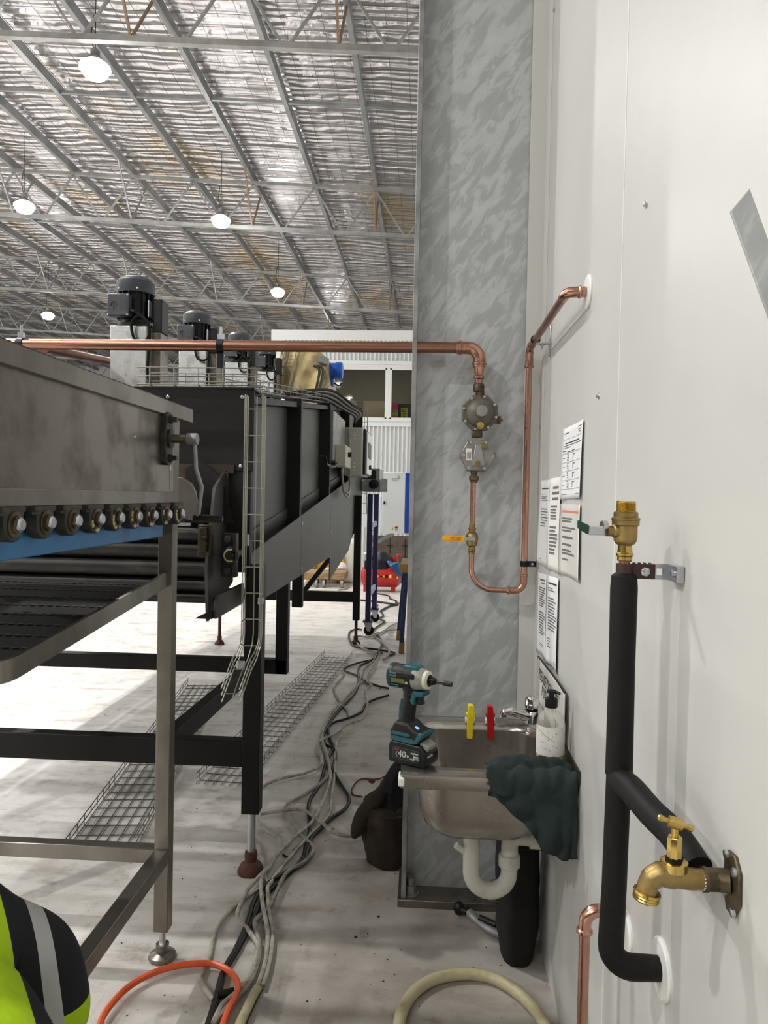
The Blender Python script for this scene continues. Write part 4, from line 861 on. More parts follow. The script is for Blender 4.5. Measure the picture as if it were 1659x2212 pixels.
# second diaphragm unit
LX = at(1032,985,Y=GY).x; lz = zpx(982); hh = .066
lm = thing('gas_filter', 'flat grey hexagonal gas valve body with white rating label', 'valve', (LX, GY, lz-hh))
MB().prism([(-.068,.003),(-.040,.056),(.030,.056),(.044,.050),(.068,0),(.066,-.012),(.036,-.060),(.026,-.064),(-.040,-.064),(-.066,-.012)], (LX,GY,lz), (1,0,0), (0,0,1), .020).build('cover', mat('cast_alloy', (.60,.585,.56), .4, .6, c2=(.50,.48,.46), vs=25), lm, bevel=.004)
MB().prism([(-.068,.003),(-.040,.056),(.030,.056),(.044,.050),(.068,0),(.066,-.012),(.036,-.060),(.026,-.064),(-.040,-.064),(-.066,-.012)], (LX,GY+.025,lz), (1,0,0), (0,0,1), .024).build('back_body', MT['bronze'], lm)
MB().prism([(-.012,.036),(.012,.036),(.030,-.045),(-.025,-.045)], (LX,GY-.020,lz), (1,0,0), (0,0,1), .006).build('raised_rib', MT['galvd'], lm, bevel=.003)
MB().box(LX-.046, LX-.024, GY-.0215, GY-.0198, lz-.024, lz+.022).build('rating_label', MT['wht'], lm)
m = MB()
for k in range(6): m.box(LX-.043+.0028*k, LX-.0418+.0028*k, GY-.0225, GY-.0212, lz-.018, lz+.006+.002*(k % 3))
m.build('label_print', MT['ink'], lm)
for x_, z_ in ((-.030,.046),(.027,.046),(-.056,-.004),(.055,-.006),(-.034,-.052),(.024,-.053)): MB().lathe((LX+x_,GY-.020,lz+z_), (0,-1,0), [(.0058,0),(.0055,.003),(.003,.0035)], 10).build('cover_screw', MT['zinc'], lm)
for x_, z_ in ((.020,.034),(-.001,-.032)): MB().lathe((LX+x_,GY-.020,lz+z_), (0,-1,-.2), [(.010,0),(.010,.008),(.007,.009),(.007,.02),(.008,.022)], 12).build('test_nipple', MT['brassd'], lm)
# down pipe, valve and bend up to the wall
PXx = at(1021,1100,Y=GY).x
dp = thing('gas_drop_pipe', 'copper pipe looping down from the gas valve body and up beside the white trim', 'pipe', (PXx, GY, zpx(1280)))
MB().lathe((PXx+.002,GY,zpx(1018)), (0,0,-1), [(.014,0),(.014,.008),(.012,.010),(.012,.018),(.019,.020),(.019,.034),(.016,.036),(.014,.044)], 12).build('brass_union', MT['bronze'], dp)
zl = zpx(1275, 1080); VX = at(1134,1200,Y=2.87).x
MB().tube([(PXx,GY,zpx(1030)), (PXx,GY,zl+.09), *arc((PXx+.085,GY,zl+.085), (-1,0,0), (0,0,-1), .085, 0, PI/2, 10), (VX-.055,GY,zl)], .0105, 14).build('down_pipe', MT['copper'], dp)
MB().tube([(VX-.062,GY,zl), *arc((VX-.036,GY,zl+.036), (0,0,-1), (1,0,0), .036, 0, PI/2, 8), (VX,GY,zl+.065)], .0135, 14).build('elbow', MT['copper'], dp)
for c, ax in (((VX-.058,GY,zl),(1,0,0)), ((VX,GY,zl+.06),(0,0,1))): MB().lathe(c, ax, [(.0135,-.006),(.0165,-.003),(.0165,.003),(.0135,.006)], 16).build('press_ring', MT['copper'], dp)
zup = 2.178; VXt = VX
MB().tube([(VX,GY,zl+.05), (VXt,GY,zup-.055)], .0125, 14).build('riser', MT['copper'], dp)
MB().tube([(VXt,GY,zup-.075), (VXt,GY,zup-.03), (VXt,GY-.012,zup-.008), (VXt,GY-.035,zup), (VXt,GY-.06,zup)], .0155, 14).build('elbow', MT['copper'], dp)
MB().lathe((VXt,GY,zup-.07), (0,0,1), [(.0155,-.006),(.0185,-.003),(.0185,.003),(.0155,.006)], 16).build('press_ring', MT['copper'], dp)
YR2 = 2.10
MB().tube([(VXt,GY-.05,zup), (VXt-.004,YR2+.03,zup)], .0125, 14).build('wall_run', MT['copperd'], dp)
MB().tube([(VXt-.004,YR2+.06,zup), (VXt-.004,YR2+.025,zup), (VXt+.004,YR2+.006,zup), (VXt+.025,YR2,zup), (WX-.01,YR2,zup)], .0150, 14).build('elbow', MT['copper'], dp)
MB().lathe((VXt+.03,YR2,zup), (1,0,0), [(.015,-.005),(.0185,-.002),(.0185,.002),(.015,.005)], 16).build('press_ring', MT['copper'], dp)
def rosette(name, p, r, label, n=28):
    return tag(MB().lathe(p, (-1,0,0), [(r,0),(r,.004),(r*.93,.007),(r*.6,.008),(r*.4,.008)], n).build(name, MT['wht'], org=p), label, 'cover plate', 'round pipe cover plates')
rosette('pipe_cover_plate', V((WX,YR2,zup)), .048, 'round white cover plate where the upper copper pipe enters the wall')
# wall bracket of the run
by = at(1190,725,X=WX).y
wbk = thing('pipe_bracket', 'small steel bracket bolted to the wall under the upper copper pipe', 'bracket', (WX, by, zup-.01))
MB().box(WX-.005, WX, by-.008, by+.008, zup-.06, zup+.055).build('wall_strip', MT['zinc'], wbk, bevel=.001)
MB().box(VXt-.0, WX-.004, by-.010, by+.010, zup-.016, zup-.012).build('arm', MT['zinc'], wbk)
MB().tube(arc((VXt,by,zup), (1,0,0), (0,0,1), .0155, -.9, 4.0, 14), .003, 5).build('clip_band', MT['blkpl'], wbk)
MB().lathe((WX-.03,by,zup-.035), (0,0,1), [(.004,0),(.004,.012),(.008,.014),(.008,.022)], 6).build('clamp_bolt', MT['zinc'], wbk)
for s in (-.05,.045): MB().lathe((WX-.005,by,zup+s), (-1,0,0), [(.006,0),(.005,.004)], 8).build('screw', MT['zinc'], wbk)
bz2 = at(1135,1218,Y=GY).z
cb2 = thing('pipe_clip', 'black strap clip holding the tall copper riser to the corner trim', 'pipe clip', (VX, GY, bz2-.015))
MB().lathe((VX,GY,bz2-.011), (0,0,1), [(.016,0),(.016,.022)], 16).box(VX+.012, WX-.008, GY-.003, GY+.003, bz2-.011, bz2+.011).build('strap', MT['blkpl'], cb2)
MB().lathe((VX+.03,GY-.003,bz2), (0,-1,0), [(.006,0),(.005,.005)], 8).build('strap_screw', MT['zinc'], cb2)
MB().box(WX-.012, WX, GY-.03, GY+.012, bz2-.010, bz2+.010).build('wall_tab', MT['zinc'], cb2)
# yellow handle gas cock
vz = at(1020,1165,Y=GY).z
gv = thing('gas_cock', 'brass gas ball valve with yellow lever handle on the drop pipe', 'valve', (PXx, GY, vz-.06))
MB().lathe((PXx,GY,vz-.058), (0,0,1), [(.012,0),(.0125,.010),(.015,.013),(.015,.017),(.0125,.020),(.0125,.030),(.019,.034),(.0215,.044),(.0215,.052),(.0235,.054),(.0235,.072),(.019,.082),(.013,.086),(.013,.094),(.0155,.097),(.0155,.101),(.0125,.104),(.012,.116)], 20).build('valve_body', MT['brassd'], gv)
MB().lathe((PXx,GY-.018,vz+.004), (0,-1,0), [(.009,0),(.009,.010),(.0075,.010),(.0075,.017)], 6).build('stem_nut', MT['zinc'], gv)
MB().box(PXx-.035, PXx+.010, GY-.032, GY-.029, vz-.003, vz+.009).build('lever', MT['zinc'], gv)
hp_ = [(-.092+.0065*(1-math.cos(a)) if False else -.085-.007*math.cos(a), .0035+.0095*math.sin(a)) for a in [-PI/2+PI*k/8 for k in range(9)]]
hdl = MB().prism([(-.030,-.0065),(-.030,.0125)]+[(-.108-.0085*math.sin(PI*k/8), .0035+.0095*math.cos(PI*k/8)) for k in range(9)], (PXx,GY-.0275,vz), (1,0,0), (0,0,1), .006).build('handle_sleeve', MT['yelh'], gv, bevel=.002)
text('handle_lettering', 'ZETCO', .0125, (PXx-.044,GY-.0340,vz+.0070), (-1,0,0), (0,0,-1), MT['inkd'], gv)
MB().box(PXx-.084, PXx-.040, GY-.0342, GY-.0334, vz+.0088, vz+.0100).build('handle_small_print', MT['bronze'], gv)

# ================================================================ insulated water pipe, valve, tap
IY = 1.325; IX = .352
def zi(py, px=1335): return at(px, py, Y=IY).z
wi = thing('insulated_pipe', 'black foam insulated water pipe on the wall with a branch to the brass tap', 'pipe', (IX, IY, zi(2125)))
zj = zi(1672)
MB().lathe((IX,IY,zj), (0,0,1), [(.024,0),(.0235,.01),(.0225,.2),(.0235,.33),(.022,zi(1236)-zj-.006),(.014,zi(1236)-zj)], 20).build('upper_sleeve', MT['insul'], wi)
zbm = zi(2085)
MB().tube([V((IX,IY,zj+.01)), V((IX-.003,IY,zj-.2)), *[V((IX+.034-.040*math.cos(a_), IY, zbm+.036-.038*math.sin(a_))) for a_ in [PI/2*k_/8 for k_ in range(9)]], V((WX-.004,IY+.004,zbm-.004))], [.0215,.0215]+[.0225]*9+[.021], 20).build('lower_sleeve', MT['insul'], wi)
TYp = 1.055; tz = at(1585,1905,X=WX).z
brn = spline([V((IX,IY-.01,zj-.008)), V((IX+.006,IY-.06,zj-.004)), V((IX+.018,IY-.13,zj-.012)), V((IX+.036,IY-.19,zj-.022)), V((.40,TYp+.02,tz+.002))], 5)
MB().tube(brn, [.0235]*8+[.023]*(len(brn)-8), 20).build('branch_sleeve', MT['insul'], wi)
MB().cyl((IX,IY,zi(1240)-.02), (IX,IY,zi(1205)), .0095, 14).build('copper_stub', MT['copperd'], wi)
rosette('pipe_cover_plate', V((WX,IY+.006,zbm-.006)), .052, 'round white cover plate at the foot of the black insulated pipe')
rosette('pipe_cover_plate', V((WX,1.56,at(1352,2010,X=WX).z)), .045, 'round white cover plate half hidden behind the black insulated pipe')
# ball valve on top
bv = thing('ball_valve', 'upright brass ball valve with green lever and open threaded top', 'valve', (IX, IY, zi(1215)))
z0 = zi(1212)
def zz_(py): return zi(py)-z0
MB().lathe((IX,IY,z0), (0,0,1), [(.0115,0),(.0125,.002),(.0125,.008),(.0145,.010),(.0145,.014),(.0125,.016),(.0115,.028),(.0165,.031),(.0195,.036),(.0205,.043),(.0205,.062),(.0235,.064),(.0235,.072),(.0245,.073),(.0245,.076),(.021,.078),(.021,.086),(.018,.088)], 24).build('valve_body', MT['brassd'], bv)
MB().lathe((IX,IY,z0), (0,0,1), [(.0119,.001),(.0129,.002),(.0129,.008),(.0149,.010),(.0149,.014),(.0129,.016),(.0118,.027)], 24, cap=False).build('press_socket', MT['brass'], bv)
th = [(.0175,.087)]
for k in range(7): th += [(.0175,.089+.0022*k),(.0162,.0901+.0022*k)]
th += [(.0165,.106),(.0145,.106),(.0140,.088)]
MB().lathe((IX,IY,z0), (0,0,1), th, 24, cap=False).build('threaded_end', MT['brass'], bv)
sd = V((-.95,-.3,0)).normalized(); sc = V((IX,IY,z0+.053))
MB().lathe(sc+sd*.012, sd, [(.013,0),(.0115,.012),(.0095,.014),(.0095,.026)], 14).build('valve_neck', MT['brassd'], bv)
MB().lathe(sc+sd*.038+V((0,0,.010)), sd, [(.0085,0),(.0085,.009)], 6).lathe(sc+sd*.046, sd, [(.0075,0),(.0075,.008)], 6).build('stem_nut', MT['zinc'], bv)
e0 = sc+sd*.046; e1 = at(1272,1150,Y=IY-.03); e2 = at(1249,1133,Y=IY-.03)
MB().beam(e0+V((.006,0,0)), at(1271,1146,Y=IY-.030), .004, .015, (0,0,1)).build('lever', MT['zinc'], bv, bevel=.001)
sv_ = [at(1248,1123,Y=IY-.033), at(1274,1135,Y=IY-.033), at(1270,1155,Y=IY-.033), at(1248,1141,Y=IY-.033)]
MB().prism([(p_.x,p_.z) for p_ in sv_], (0,IY-.033,0), (1,0,0), (0,0,1), -.006).build('lever_sleeve', MT['grnh'], bv, bevel=.002)
# stand-off bracket
kz = zi(1234)
sb = thing('standoff_bracket', 'galvanised stand-off bracket holding the insulated pipe to the wall', 'bracket', (WX, IY, kz-.02))
MB().lathe((IX,IY,kz-.012), (0,0,1), [(.0145,0),(.0145,.026)], 18).box(IX+.010, IX+.052, IY-.006, IY+.004, kz-.012, kz+.014).build('pipe_clip', mat('oxide_clip', (.22,.12,.10), .5), sb, bevel=.001)
for k in range(4): MB().lathe((IX+.016+.009*k,IY-.001,kz+.0135), (0,0,1), [(.0035,0),(.0025,.003)], 8).build('clip_bump', mat('oxide_clip2', (.22,.12,.10), .5), sb)
MB().lathe((IX+.034,IY-.006,kz+.001), (0,-1,0), [(.0085,0),(.0085,.004),(.005,.006)], 6).build('clip_bolt', MT['zinc'], sb)
ar = MB().box(IX+.045, WX-.012, IY-.002, IY+.002, kz+.007, kz+.015).box(IX+.045, WX-.012, IY-.002, IY+.002, kz-.013, kz-.005).box(WX-.022, WX-.012, IY-.002, IY+.002, kz-.005, kz+.007).box(IX+.045, IX+.055, IY-.002, IY+.002, kz-.005, kz+.007)
ar.build('slotted_arm', MT['zinc'], sb)
MB().box(WX-.014, WX-.001, IY-.05, IY+.002, kz-.013, kz+.015).build('wall_foot', MT['zinc'], sb, bevel=.001)
MB().lathe((WX-.014,IY-.03,kz+.001), (-1,0,0), [(.007,0),(.006,.004),(.003,.005)], 10).build('wall_screw', MT['zinc'], sb)
# bib tap
tp = thing('bib_tap', 'brass garden tap with T handle mounted on the wall plate', 'tap', at(1450,1930,Y=TYp))
def tpx(px, py): return at(px, py, Y=TYp)
b0 = tpx(1519,1899); b1 = tpx(1455,1893); b2 = tpx(1425,1893); b3 = tpx(1402,1905); b4 = tpx(1397,1930)
r_ = TYp/F_PX
MB().tube(spline([b0, tpx(1490,1898), b1, b2+V((0,0,.003)), b3, b4], 5), [22*r_]*4+[23*r_]*6+[26*r_]*6+[24*r_]*4+[21*r_]*3+[22*r_]*3, 20).build('tap_body', MT['brassd'], tp)
sa = (b4-b3).normalized()
MB().lathe(b4-sa*.004, sa, [(.0185,0),(.0195,.003),(.0175,.005),(.0185,.007),(.0175,.009),(.0185,.011),(.0175,.013),(.0145,.014)], 22).build('spout_thread', MT['brass'], tp)
c0_ = tpx(1456,1872)
MB().lathe(c0_+V((0,0,-.004)), (0,0,1), [(28*r_,0),(28.5*r_,.003),(28.5*r_,.012),(22*r_,.013)], 24).build('bonnet_ring', MT['brass'], tp)
MB().lathe(c0_+V((0,0,.008)), (0,0,1), [(19*r_,0),(19*r_,.006)], 6).build('fibre_washer', MT['rub'], tp)
MB().lathe(c0_+V((0,0,.013)), (0,0,1), [(16*r_,0),(16*r_,.028),(14*r_,.030)], 8).build('headgear', MT['brass'], tp)
MB().lathe(c0_+V((0,0,.042)), (0,0,1), [(8*r_,0),(8*r_,.024)], 12).build('spindle', MT['brass'], tp)
h0, h1 = tpx(1420,1765), tpx(1496,1787); h1.y -= .006
hd = (h1-h0).normalized(); hl = (h1-h0).length
MB().lathe(h0, hd, [(.002,0),(.0045,.002),(.0050,.005),(.0035,.010),(.0035,hl*.28),(.0078,hl*.30),(.0085,hl*.5),(.0078,hl*.68),(.0035,hl*.70),(.0035,hl-.010),(.0050,hl-.005),(.0045,hl-.002),(.002,hl)], 14).build('t_handle', MT['brass'], tp)
MB().lathe(tpx(1512,1899), (1,0,0), [(21*r_,0),(22*r_,.002),(22*r_,.006)], 20).build('thread_tape', MT['wht'], tp)
MB().lathe(tpx(1518,1899), (1,0,0), [(27*r_,0),(27*r_,.004),(25*r_,.006),(25*r_,.030),(18*r_,.032)], 10).build('female_socket', MT['bronze'], tp)
wp = thing('wall_plate', 'pointed bronze wall plate elbow screwed to the white wall behind the tap', 'wall plate', (WX, TYp, tz-.06))
pc = at(1585,1905,X=WX); 
MB().prism([(-.012,.042),(-.028,.024),(-.030,-.018),(-.012,-.044),(.010,-.044),(.022,-.02),(.022,.028),(.012,.040)], (WX,pc.y,pc.z), (0,1,0), (0,0,1), -.006).build('plate', MT['bronze'], wp, bevel=.002)
MB().tube([pc+V((-.004,0,0)), tpx(1548,1900)], [.016,.0155], 14).build('elbow_body', MT['bronze'], wp)
for dy, dz in ((-.018,.022),(.010,.034),(-.018,-.034),(.012,-.020)): MB().lathe((WX-.006,pc.y+dy,pc.z+dz), (-1,0,0), [(.0065,0),(.006,.004),(.003,.005)], 10).build('plate_screw', MT['zinc'], wp)
# lower copper pipe
LY = 1.56; lx = at(1262,2050,Y=LY).x; lzz = at(1275,1966,Y=LY).z
lc = thing('copper_pipe', 'copper pipe dropping to the floor from an elbow left of the insulated pipe', 'pipe', (lx, LY, 0))
MB().tube([V((lx,LY,.0)), V((lx,LY,lzz-.04))], .0115, 14).build('riser', MT['copper'], lc)
MB().tube([V((lx,LY,lzz-.05)), *arc((lx+.03,LY,lzz-.03), (-1,0,0), (0,0,1), .03, 0, PI/2, 8), V((WX-.01,LY,lzz))], .0135, 14).build('elbow', MT['copper'], lc)
MB().lathe((lx,LY,lzz-.045), (0,0,1), [(.0135,-.006),(.017,-.003),(.017,.003),(.0135,.006)], 16).build('press_ring', MT['copper'], lc)

# flat steel bar at the upper right
BYr = .80
q = [at(1578,455,Y=BYr), at(1620,406,Y=BYr), at(1700,600,Y=BYr), at(1668,690,Y=BYr)]
ax = (at(1655,668,Y=BYr)-q[0]).normalized()
fb = thing('steel_flat_bar', 'flat grey steel bar reaching in from the right edge high on the wall', 'steel bar', q[0]+V((0,0,-.1)))
u_ = ax; cpt = q[0]; wdt = .030
qq = MB().add([], [])
c1p = q[0]; c2p = q[1]; L_ = .24
MB().add([c1p, c2p, c2p+u_*L_, c1p+u_*L_, c1p+V((.0,.004,0)), c2p+V((0,.004,0)), c2p+u_*L_+V((0,.004,0)), c1p+u_*L_+V((0,.004,0))], [(3,2,1,0),(4,5,6,7),(0,1,5,4),(1,2,6,5),(2,3,7,6),(3,0,4,7)]).build('bar', MT['galv'], fb, bevel=.001)
e_ = c1p+u_*(L_-.02)
MB().box(min(e_.x, WX-.02)-.01, WX, BYr-.004, BYr+.012, e_.z-.03, e_.z+.04).build('wall_lug', MT['galvd'], fb)

# ================================================================ notices on the wall
def notice(corners, label, m, lines, orange=False, form=False, curl=.006):
    """corners: photo pixels tl, tr, br, bl of a sheet lying on the wall"""
    P = [at(px, py, X=WX-.0015) for px, py in corners]; tl, tr, br, bl = P
    t = thing('notice', label, 'notice', (WX, (bl.y+br.y)/2, min(bl.z,br.z)), 'sheets stuck to the white wall')
    def S_(u, v):
        p = (tl*(1-u)+tr*u)*(1-v)+(bl*(1-u)+br*u)*v
        return p+V((-.0008-curl*(abs(u-.5)*2)**4*(.4+.6*v)-.0012*math.sin(u*7+v*2), 0, 0))
    MB().grid(10, 14, S_).build('sheet', m, t, solid=.0004)
    def bar(u0, u1, v0, v1, mm_):
        mm_.grid(6, 1, lambda a, b: S_(u0+(u1-u0)*a, v0+(v1-v0)*b)+V((-.0009,0,0)))
    pr = MB(); od = MB()
    for (u0, u1, v0, v1, o) in lines: bar(u0, u1, v0, v1, od if o else pr)
    if pr.v: pr.build('print', MT['ink'] if not form else MT['ink'], t)
    if od.v: od.build('heading', MT['inkr'] if orange else MT['inkd'], t)
    return t
random.seed(11)
def para(v0, v1, n, u0=.1, u1=.9, fill=.6):
    o = []; s = (v1-v0)/n
    for i in range(n): o.append((u0, rnd(u0+.5*(u1-u0), u1), v0+i*s, v0+i*s+s*fill, 0))
    return o
form = [(.1,.3,.075,.085,1),(.72,.95,.05,.06,0),(.74,.92,.09,.10,0),(.76,.9,.12,.13,0),(.05,.95,.165,.168,0),(.15,.8,.215,.23,1),(.05,.93,.25,.26,0),(.05,.4,.28,.288,0),(.05,.2,.32,.33,1),(.25,.4,.34,.35,1),(.45,.6,.335,.345,1)]
for k in range(5): form.append((.03,.95,.36+.125*k,.364+.125*k,0))
for k in range(4):
    form += [(.06,.16,.42+.125*k,.428+.125*k,0)]+[(.24,.26+.08*rnd(.3,1),.375+.125*k+.022*j,.383+.125*k+.022*j,0) for j in range(5)]+[(.5,.52,.38+.125*k,.46+.125*k,0),(.52,.62,.39+.125*k,.40+.125*k,0)]
form += [(.05,.25,.93,.937,0),(.7,.92,.93,.937,0)]
notice([(1219,928),(1263,905),(1257,1076),(1215,1079)], 'uppermost notice, a ruled form with four signature rows', MT['paper'], form, form=True)
notice([(1213,1088),(1256,1090),(1254,1258),(1211,1239)], 'laminated notice with an orange heading behind the green valve lever', MT['lam'], [(.12,.9,.09,.12,1)]+para(.19,.27,2,.12,.92)+para(.32,.40,2,.12,.92)+para(.45,.5,1,.12,.95)+para(.55,.6,1,.12,.8)+para(.63,.72,2,.12,.92)+para(.76,.80,1,.12,.5), orange=True)
notice([(1190,1034),(1214,1029),(1210,1240),(1184,1229)], 'cream laminated notice with three centred heading lines, middle of the upper row', MT['paperc'], [(.3,.75,.09,.12,0),(.22,.82,.15,.18,0),(.25,.75,.21,.24,0)]+para(.30,.46,5,.15,.7)+para(.52,.84,8,.12,.75))
notice([(1170,1038),(1190,1036),(1185,1228),(1162,1217)], 'leftmost notice of the upper row, with a bold underlined title', MT['paper'], [(.2,.85,.09,.105,1),(.2,.3,.16,.168,1)]+para(.19,.25,3,.18,.9,.4)+para(.33,.56,7,.18,.9,.35)+[(.2,.3,.92,.93,0)])
notice([(1164,1236),(1183,1242),(1181,1430),(1162,1407)], 'left sheet of the lower pair of notices', MT['paper'], [(.25,.8,.07,.09,0),(.35,.7,.11,.125,0)]+para(.17,.42,9,.2,.85,.55)+para(.47,.76,9,.2,.85,.5)+para(.86,.9,2,.2,.7,.4))
notice([(1184,1242),(1209,1251),(1205,1455),(1182,1432)], 'right sheet of the lower pair of notices, above the standing sign', MT['paper'], [(.12,.8,.07,.09,1)]+para(.13,.18,2,.1,.7,.5)+para(.24,.62,12,.12,.9,.5)+para(.70,.82,4,.1,.3,.4)+[(.6,.9,.92,.93,0)])
# ================================================================ sink
SZ = .82; SX0, SX1, SY0, SY1 = -.055, WX-.004, 2.06, 2.635
sk = thing('wash_basin', 'stainless steel wall basin with rounded bowl fixed to the white wall', 'sink', ((SX0+SX1)/2, 2.35, .55))
def rrect(x0, x1, y0, y1, r, z, n=7):
    o = []
    for cx, cy, a in ((x1-r,y1-r,0),(x0+r,y1-r,PI/2),(x0+r,y0+r,PI),(x1-r,y0+r,3*PI/2)):
        for k in range(n+1): o.append(V((cx+r*math.cos(a+PI/2*k/n), cy+r*math.sin(a+PI/2*k/n), z)))
    return o
def rings(rs, cap=False):
    n = len(rs[0]); m = MB(); fs = []
    for i in range(len(rs)-1):
        for k in range(n): fs.append((i*n+k, i*n+(k+1) % n, (i+1)*n+(k+1) % n, (i+1)*n+k))
    if cap: fs.append(tuple(range((len(rs)-1)*n, len(rs)*n)))
    return m.add([p for r in rs for p in r], fs)
ix0, ix1, iy0, iy1 = -.012, .385, 2.135, 2.575
rings([rrect(SX0+.002,SX1,SY0+.002,SY1,.008,SZ-.040), rrect(SX0,SX1,SY0,SY1,.01,SZ-.038), rrect(SX0,SX1,SY0,SY1,.01,SZ-.002), rrect(SX0+.003,SX1-.003,SY0+.003,SY1-.003,.01,SZ),
       rrect(ix0-.006,ix1+.006,iy0-.006,iy1+.006,.095,SZ), rrect(ix0,ix1,iy0,iy1,.09,SZ-.006)]).build('rim', MT['sinkst'], sk, angle=50)
bw = rings([rrect(ix0,ix1,iy0,iy1,.09,SZ-.006), rrect(ix0+.003,ix1-.003,iy0+.003,iy1-.003,.09,SZ-.03), rrect(ix0+.015,ix1-.015,iy0+.015,iy1-.015,.09,.66), rrect(ix0+.03,ix1-.03,iy0+.03,iy1-.03,.085,.615),
            rrect(ix0+.06,ix1-.06,iy0+.06,iy1-.06,.075,.585), rrect(ix0+.10,ix1-.10,iy0+.10,iy1-.10,.05,.575)], True)
bw.build('bowl', MT['sinkst'], sk, angle=60, solid=.002)
MB().lathe((.175,2.36,.577), (0,0,1), [(.03,0),(.03,.003),(.022,.004)], 20).build('waste_grate', MT['chrome'], sk)
MB().box(SX0-.006, SX0+.012, SY0-.004, SY0+.05, SZ-.034, SZ-.008).build('corner_cap', MT['wht'], sk, bevel=.004)
MB().box(WX-.012, WX-.001, SY0+.02, SY1-.02, .60, SZ-.04).build('wall_bracket', MT['staind'], sk)
MB().box(WX-.006, WX-.001, SY0-.02, SY1, SZ, SZ+.035).build('upstand', MT['soot'], sk)
MB().prism([(0,.78),(0,.60),(.14,.78)], (WX-.013, 2.08, 0), (-1,0,0), (0,0,1), .006).build('gusset', MT['staind'], sk)
# clips on the far rim
def rim_clip(px, m, label, lean):
    p = at(px, 1548, Y=2.60); x = p.x; z = SZ
    t = thing('spring_clip', label, 'clip', (x, 2.585, z-.06), 'plastic clips on the basin rim')
    MB().prism([(-.010,.058),(-.007,.062),(.007,.062),(.010,.058),(.012,.02),(.010,-.05),(.006,-.056),(-.006,-.056),(-.010,-.05),(-.012,.02)], (x,2.570,z), (1,0,lean), (-lean,0,1), .012).build('front_jaw', m, t, bevel=.002)
    MB().prism([(-.008,.056),(.008,.056),(.010,.01),(-.010,.01)], (x,2.605,z), (1,0,lean), (-lean,0,1), .008).build('back_jaw', m, t, bevel=.002)
    MB().lathe((x-.016,2.580,z+.026), (1,0,0), [(.006,0),(.006,.032)], 10).build('pivot_pin', m, t)
    MB().box(x-.017, x-.012, 2.57, 2.60, z-.002, z+.010).box(x+.012, x+.017, 2.57, 2.60, z-.002, z+.010).build('jaw_pad', MT['wht'], t)
rim_clip(1015, MT['yel'], 'yellow plastic spring clip on the far rim of the basin', -.03)
rim_clip(1058, MT['red'], 'red plastic spring clip on the far rim of the basin', .05)
# pillar tap
tx, ty = at(1148,1562,Z=SZ).x, 2.60
tx = .385
pt = thing('pillar_tap', 'chrome basin tap with faceted knob at the far right corner of the rim', 'tap', (tx, ty, SZ))
MB().lathe((tx,ty,SZ), (0,0,1), [(.030,0),(.029,.006),(.025,.018),(.022,.036),(.018,.042)], 20).build('tap_body', MT['chrome'], pt)
MB().tube(spline([V((tx-.005,ty,SZ+.018)), V((tx-.05,ty-.02,SZ+.034)), V((tx-.085,ty-.035,SZ+.046)), V((tx-.100,ty-.04,SZ+.040)), V((tx-.104,ty-.042,SZ+.026))],5), [.020]*4+[.015]*6+[.0125]*8+[.013]*3, 14).build('spout', MT['chrome'], pt)
MB().lathe((tx,ty,SZ+.040), (0,0,1), [(.022,0),(.022,.005),(.016,.006)], 16).build('collar', MT['blkpl'], pt)
MB().lathe((tx,ty,SZ+.046), (0,0,1), [(.019,0),(.024,.004),(.024,.036),(.019,.044),(.010,.048)], 8).build('tap_knob', MT['chrome'], pt, bevel=.002)
# soap bottle
bxx, byy = .382, 2.195
sb_ = thing('soap_bottle', 'clear pump bottle with white label and a little yellow soap on the basin rim', 'bottle', (bxx, byy, SZ))
MB().lathe((bxx,byy,SZ), (0,0,1), [(.036,0),(.0405,.006),(.041,.015),(.041,.125),(.037,.140),(.026,.153),(.016,.160),(.015,.172)], 28).build('bottle_body', MT['bottle'], sb_)
MB().lathe((bxx,byy,SZ+.003), (0,0,1), [(.035,0),(.039,.005),(.0395,.012),(.0395,.030)], 28).build('soap', MT['soap'], sb_)
lb = MB(); vs = []; fs = []
for k in range(25):
    a = PI*.98+1.75*PI*k/24*.62; 
    for z in (.034,.118): vs.append((bxx+.0416*math.cos(a), byy+.0416*math.sin(a), SZ+z))
lb.add(vs, [(2*k,2*k+2,2*k+3,2*k+1) for k in range(24)]).build('bottle_label', MT['paperc'], sb_)
sc_ = MB()
for k in range(26):
    a = PI*1.05+rnd(0,.9*PI); z = SZ+rnd(.045,.11); r2 = .0421; l = rnd(.03,.12)
    sc_.tube([(bxx+r2*math.cos(a+l*j/3), byy+r2*math.sin(a+l*j/3), z+rnd(-.002,.002)) for j in range(4)], .0005, 4)
sc_.tube([(bxx+.0421*math.cos(PI*1.05+.25*j), byy+.0421*math.sin(PI*1.05+.25*j), SZ+.115-.006*j) for j in range(7)], .0006, 4)
sc_.build('label_scratches', MT['ink'], sb_)
MB().cyl((bxx,byy,SZ+.01), (bxx+.004,byy,SZ+.17), .0035, 8).build('dip_tube', MT['bottle'], sb_)
MB().lathe((bxx,byy,SZ+.168), (0,0,1), [(.0175,0),(.0185,.003),(.0185,.026),(.016,.028),(.009,.029),(.008,.042),(.014,.043),(.014,.049),(.010,.051)], 20).tube([(bxx,byy,SZ+.214),(bxx+.012,byy-.012,SZ+.215),(bxx+.022,byy-.018,SZ+.212)], [.006,.005,.004], 8).build('pump', MT['blkpl'], sb_)
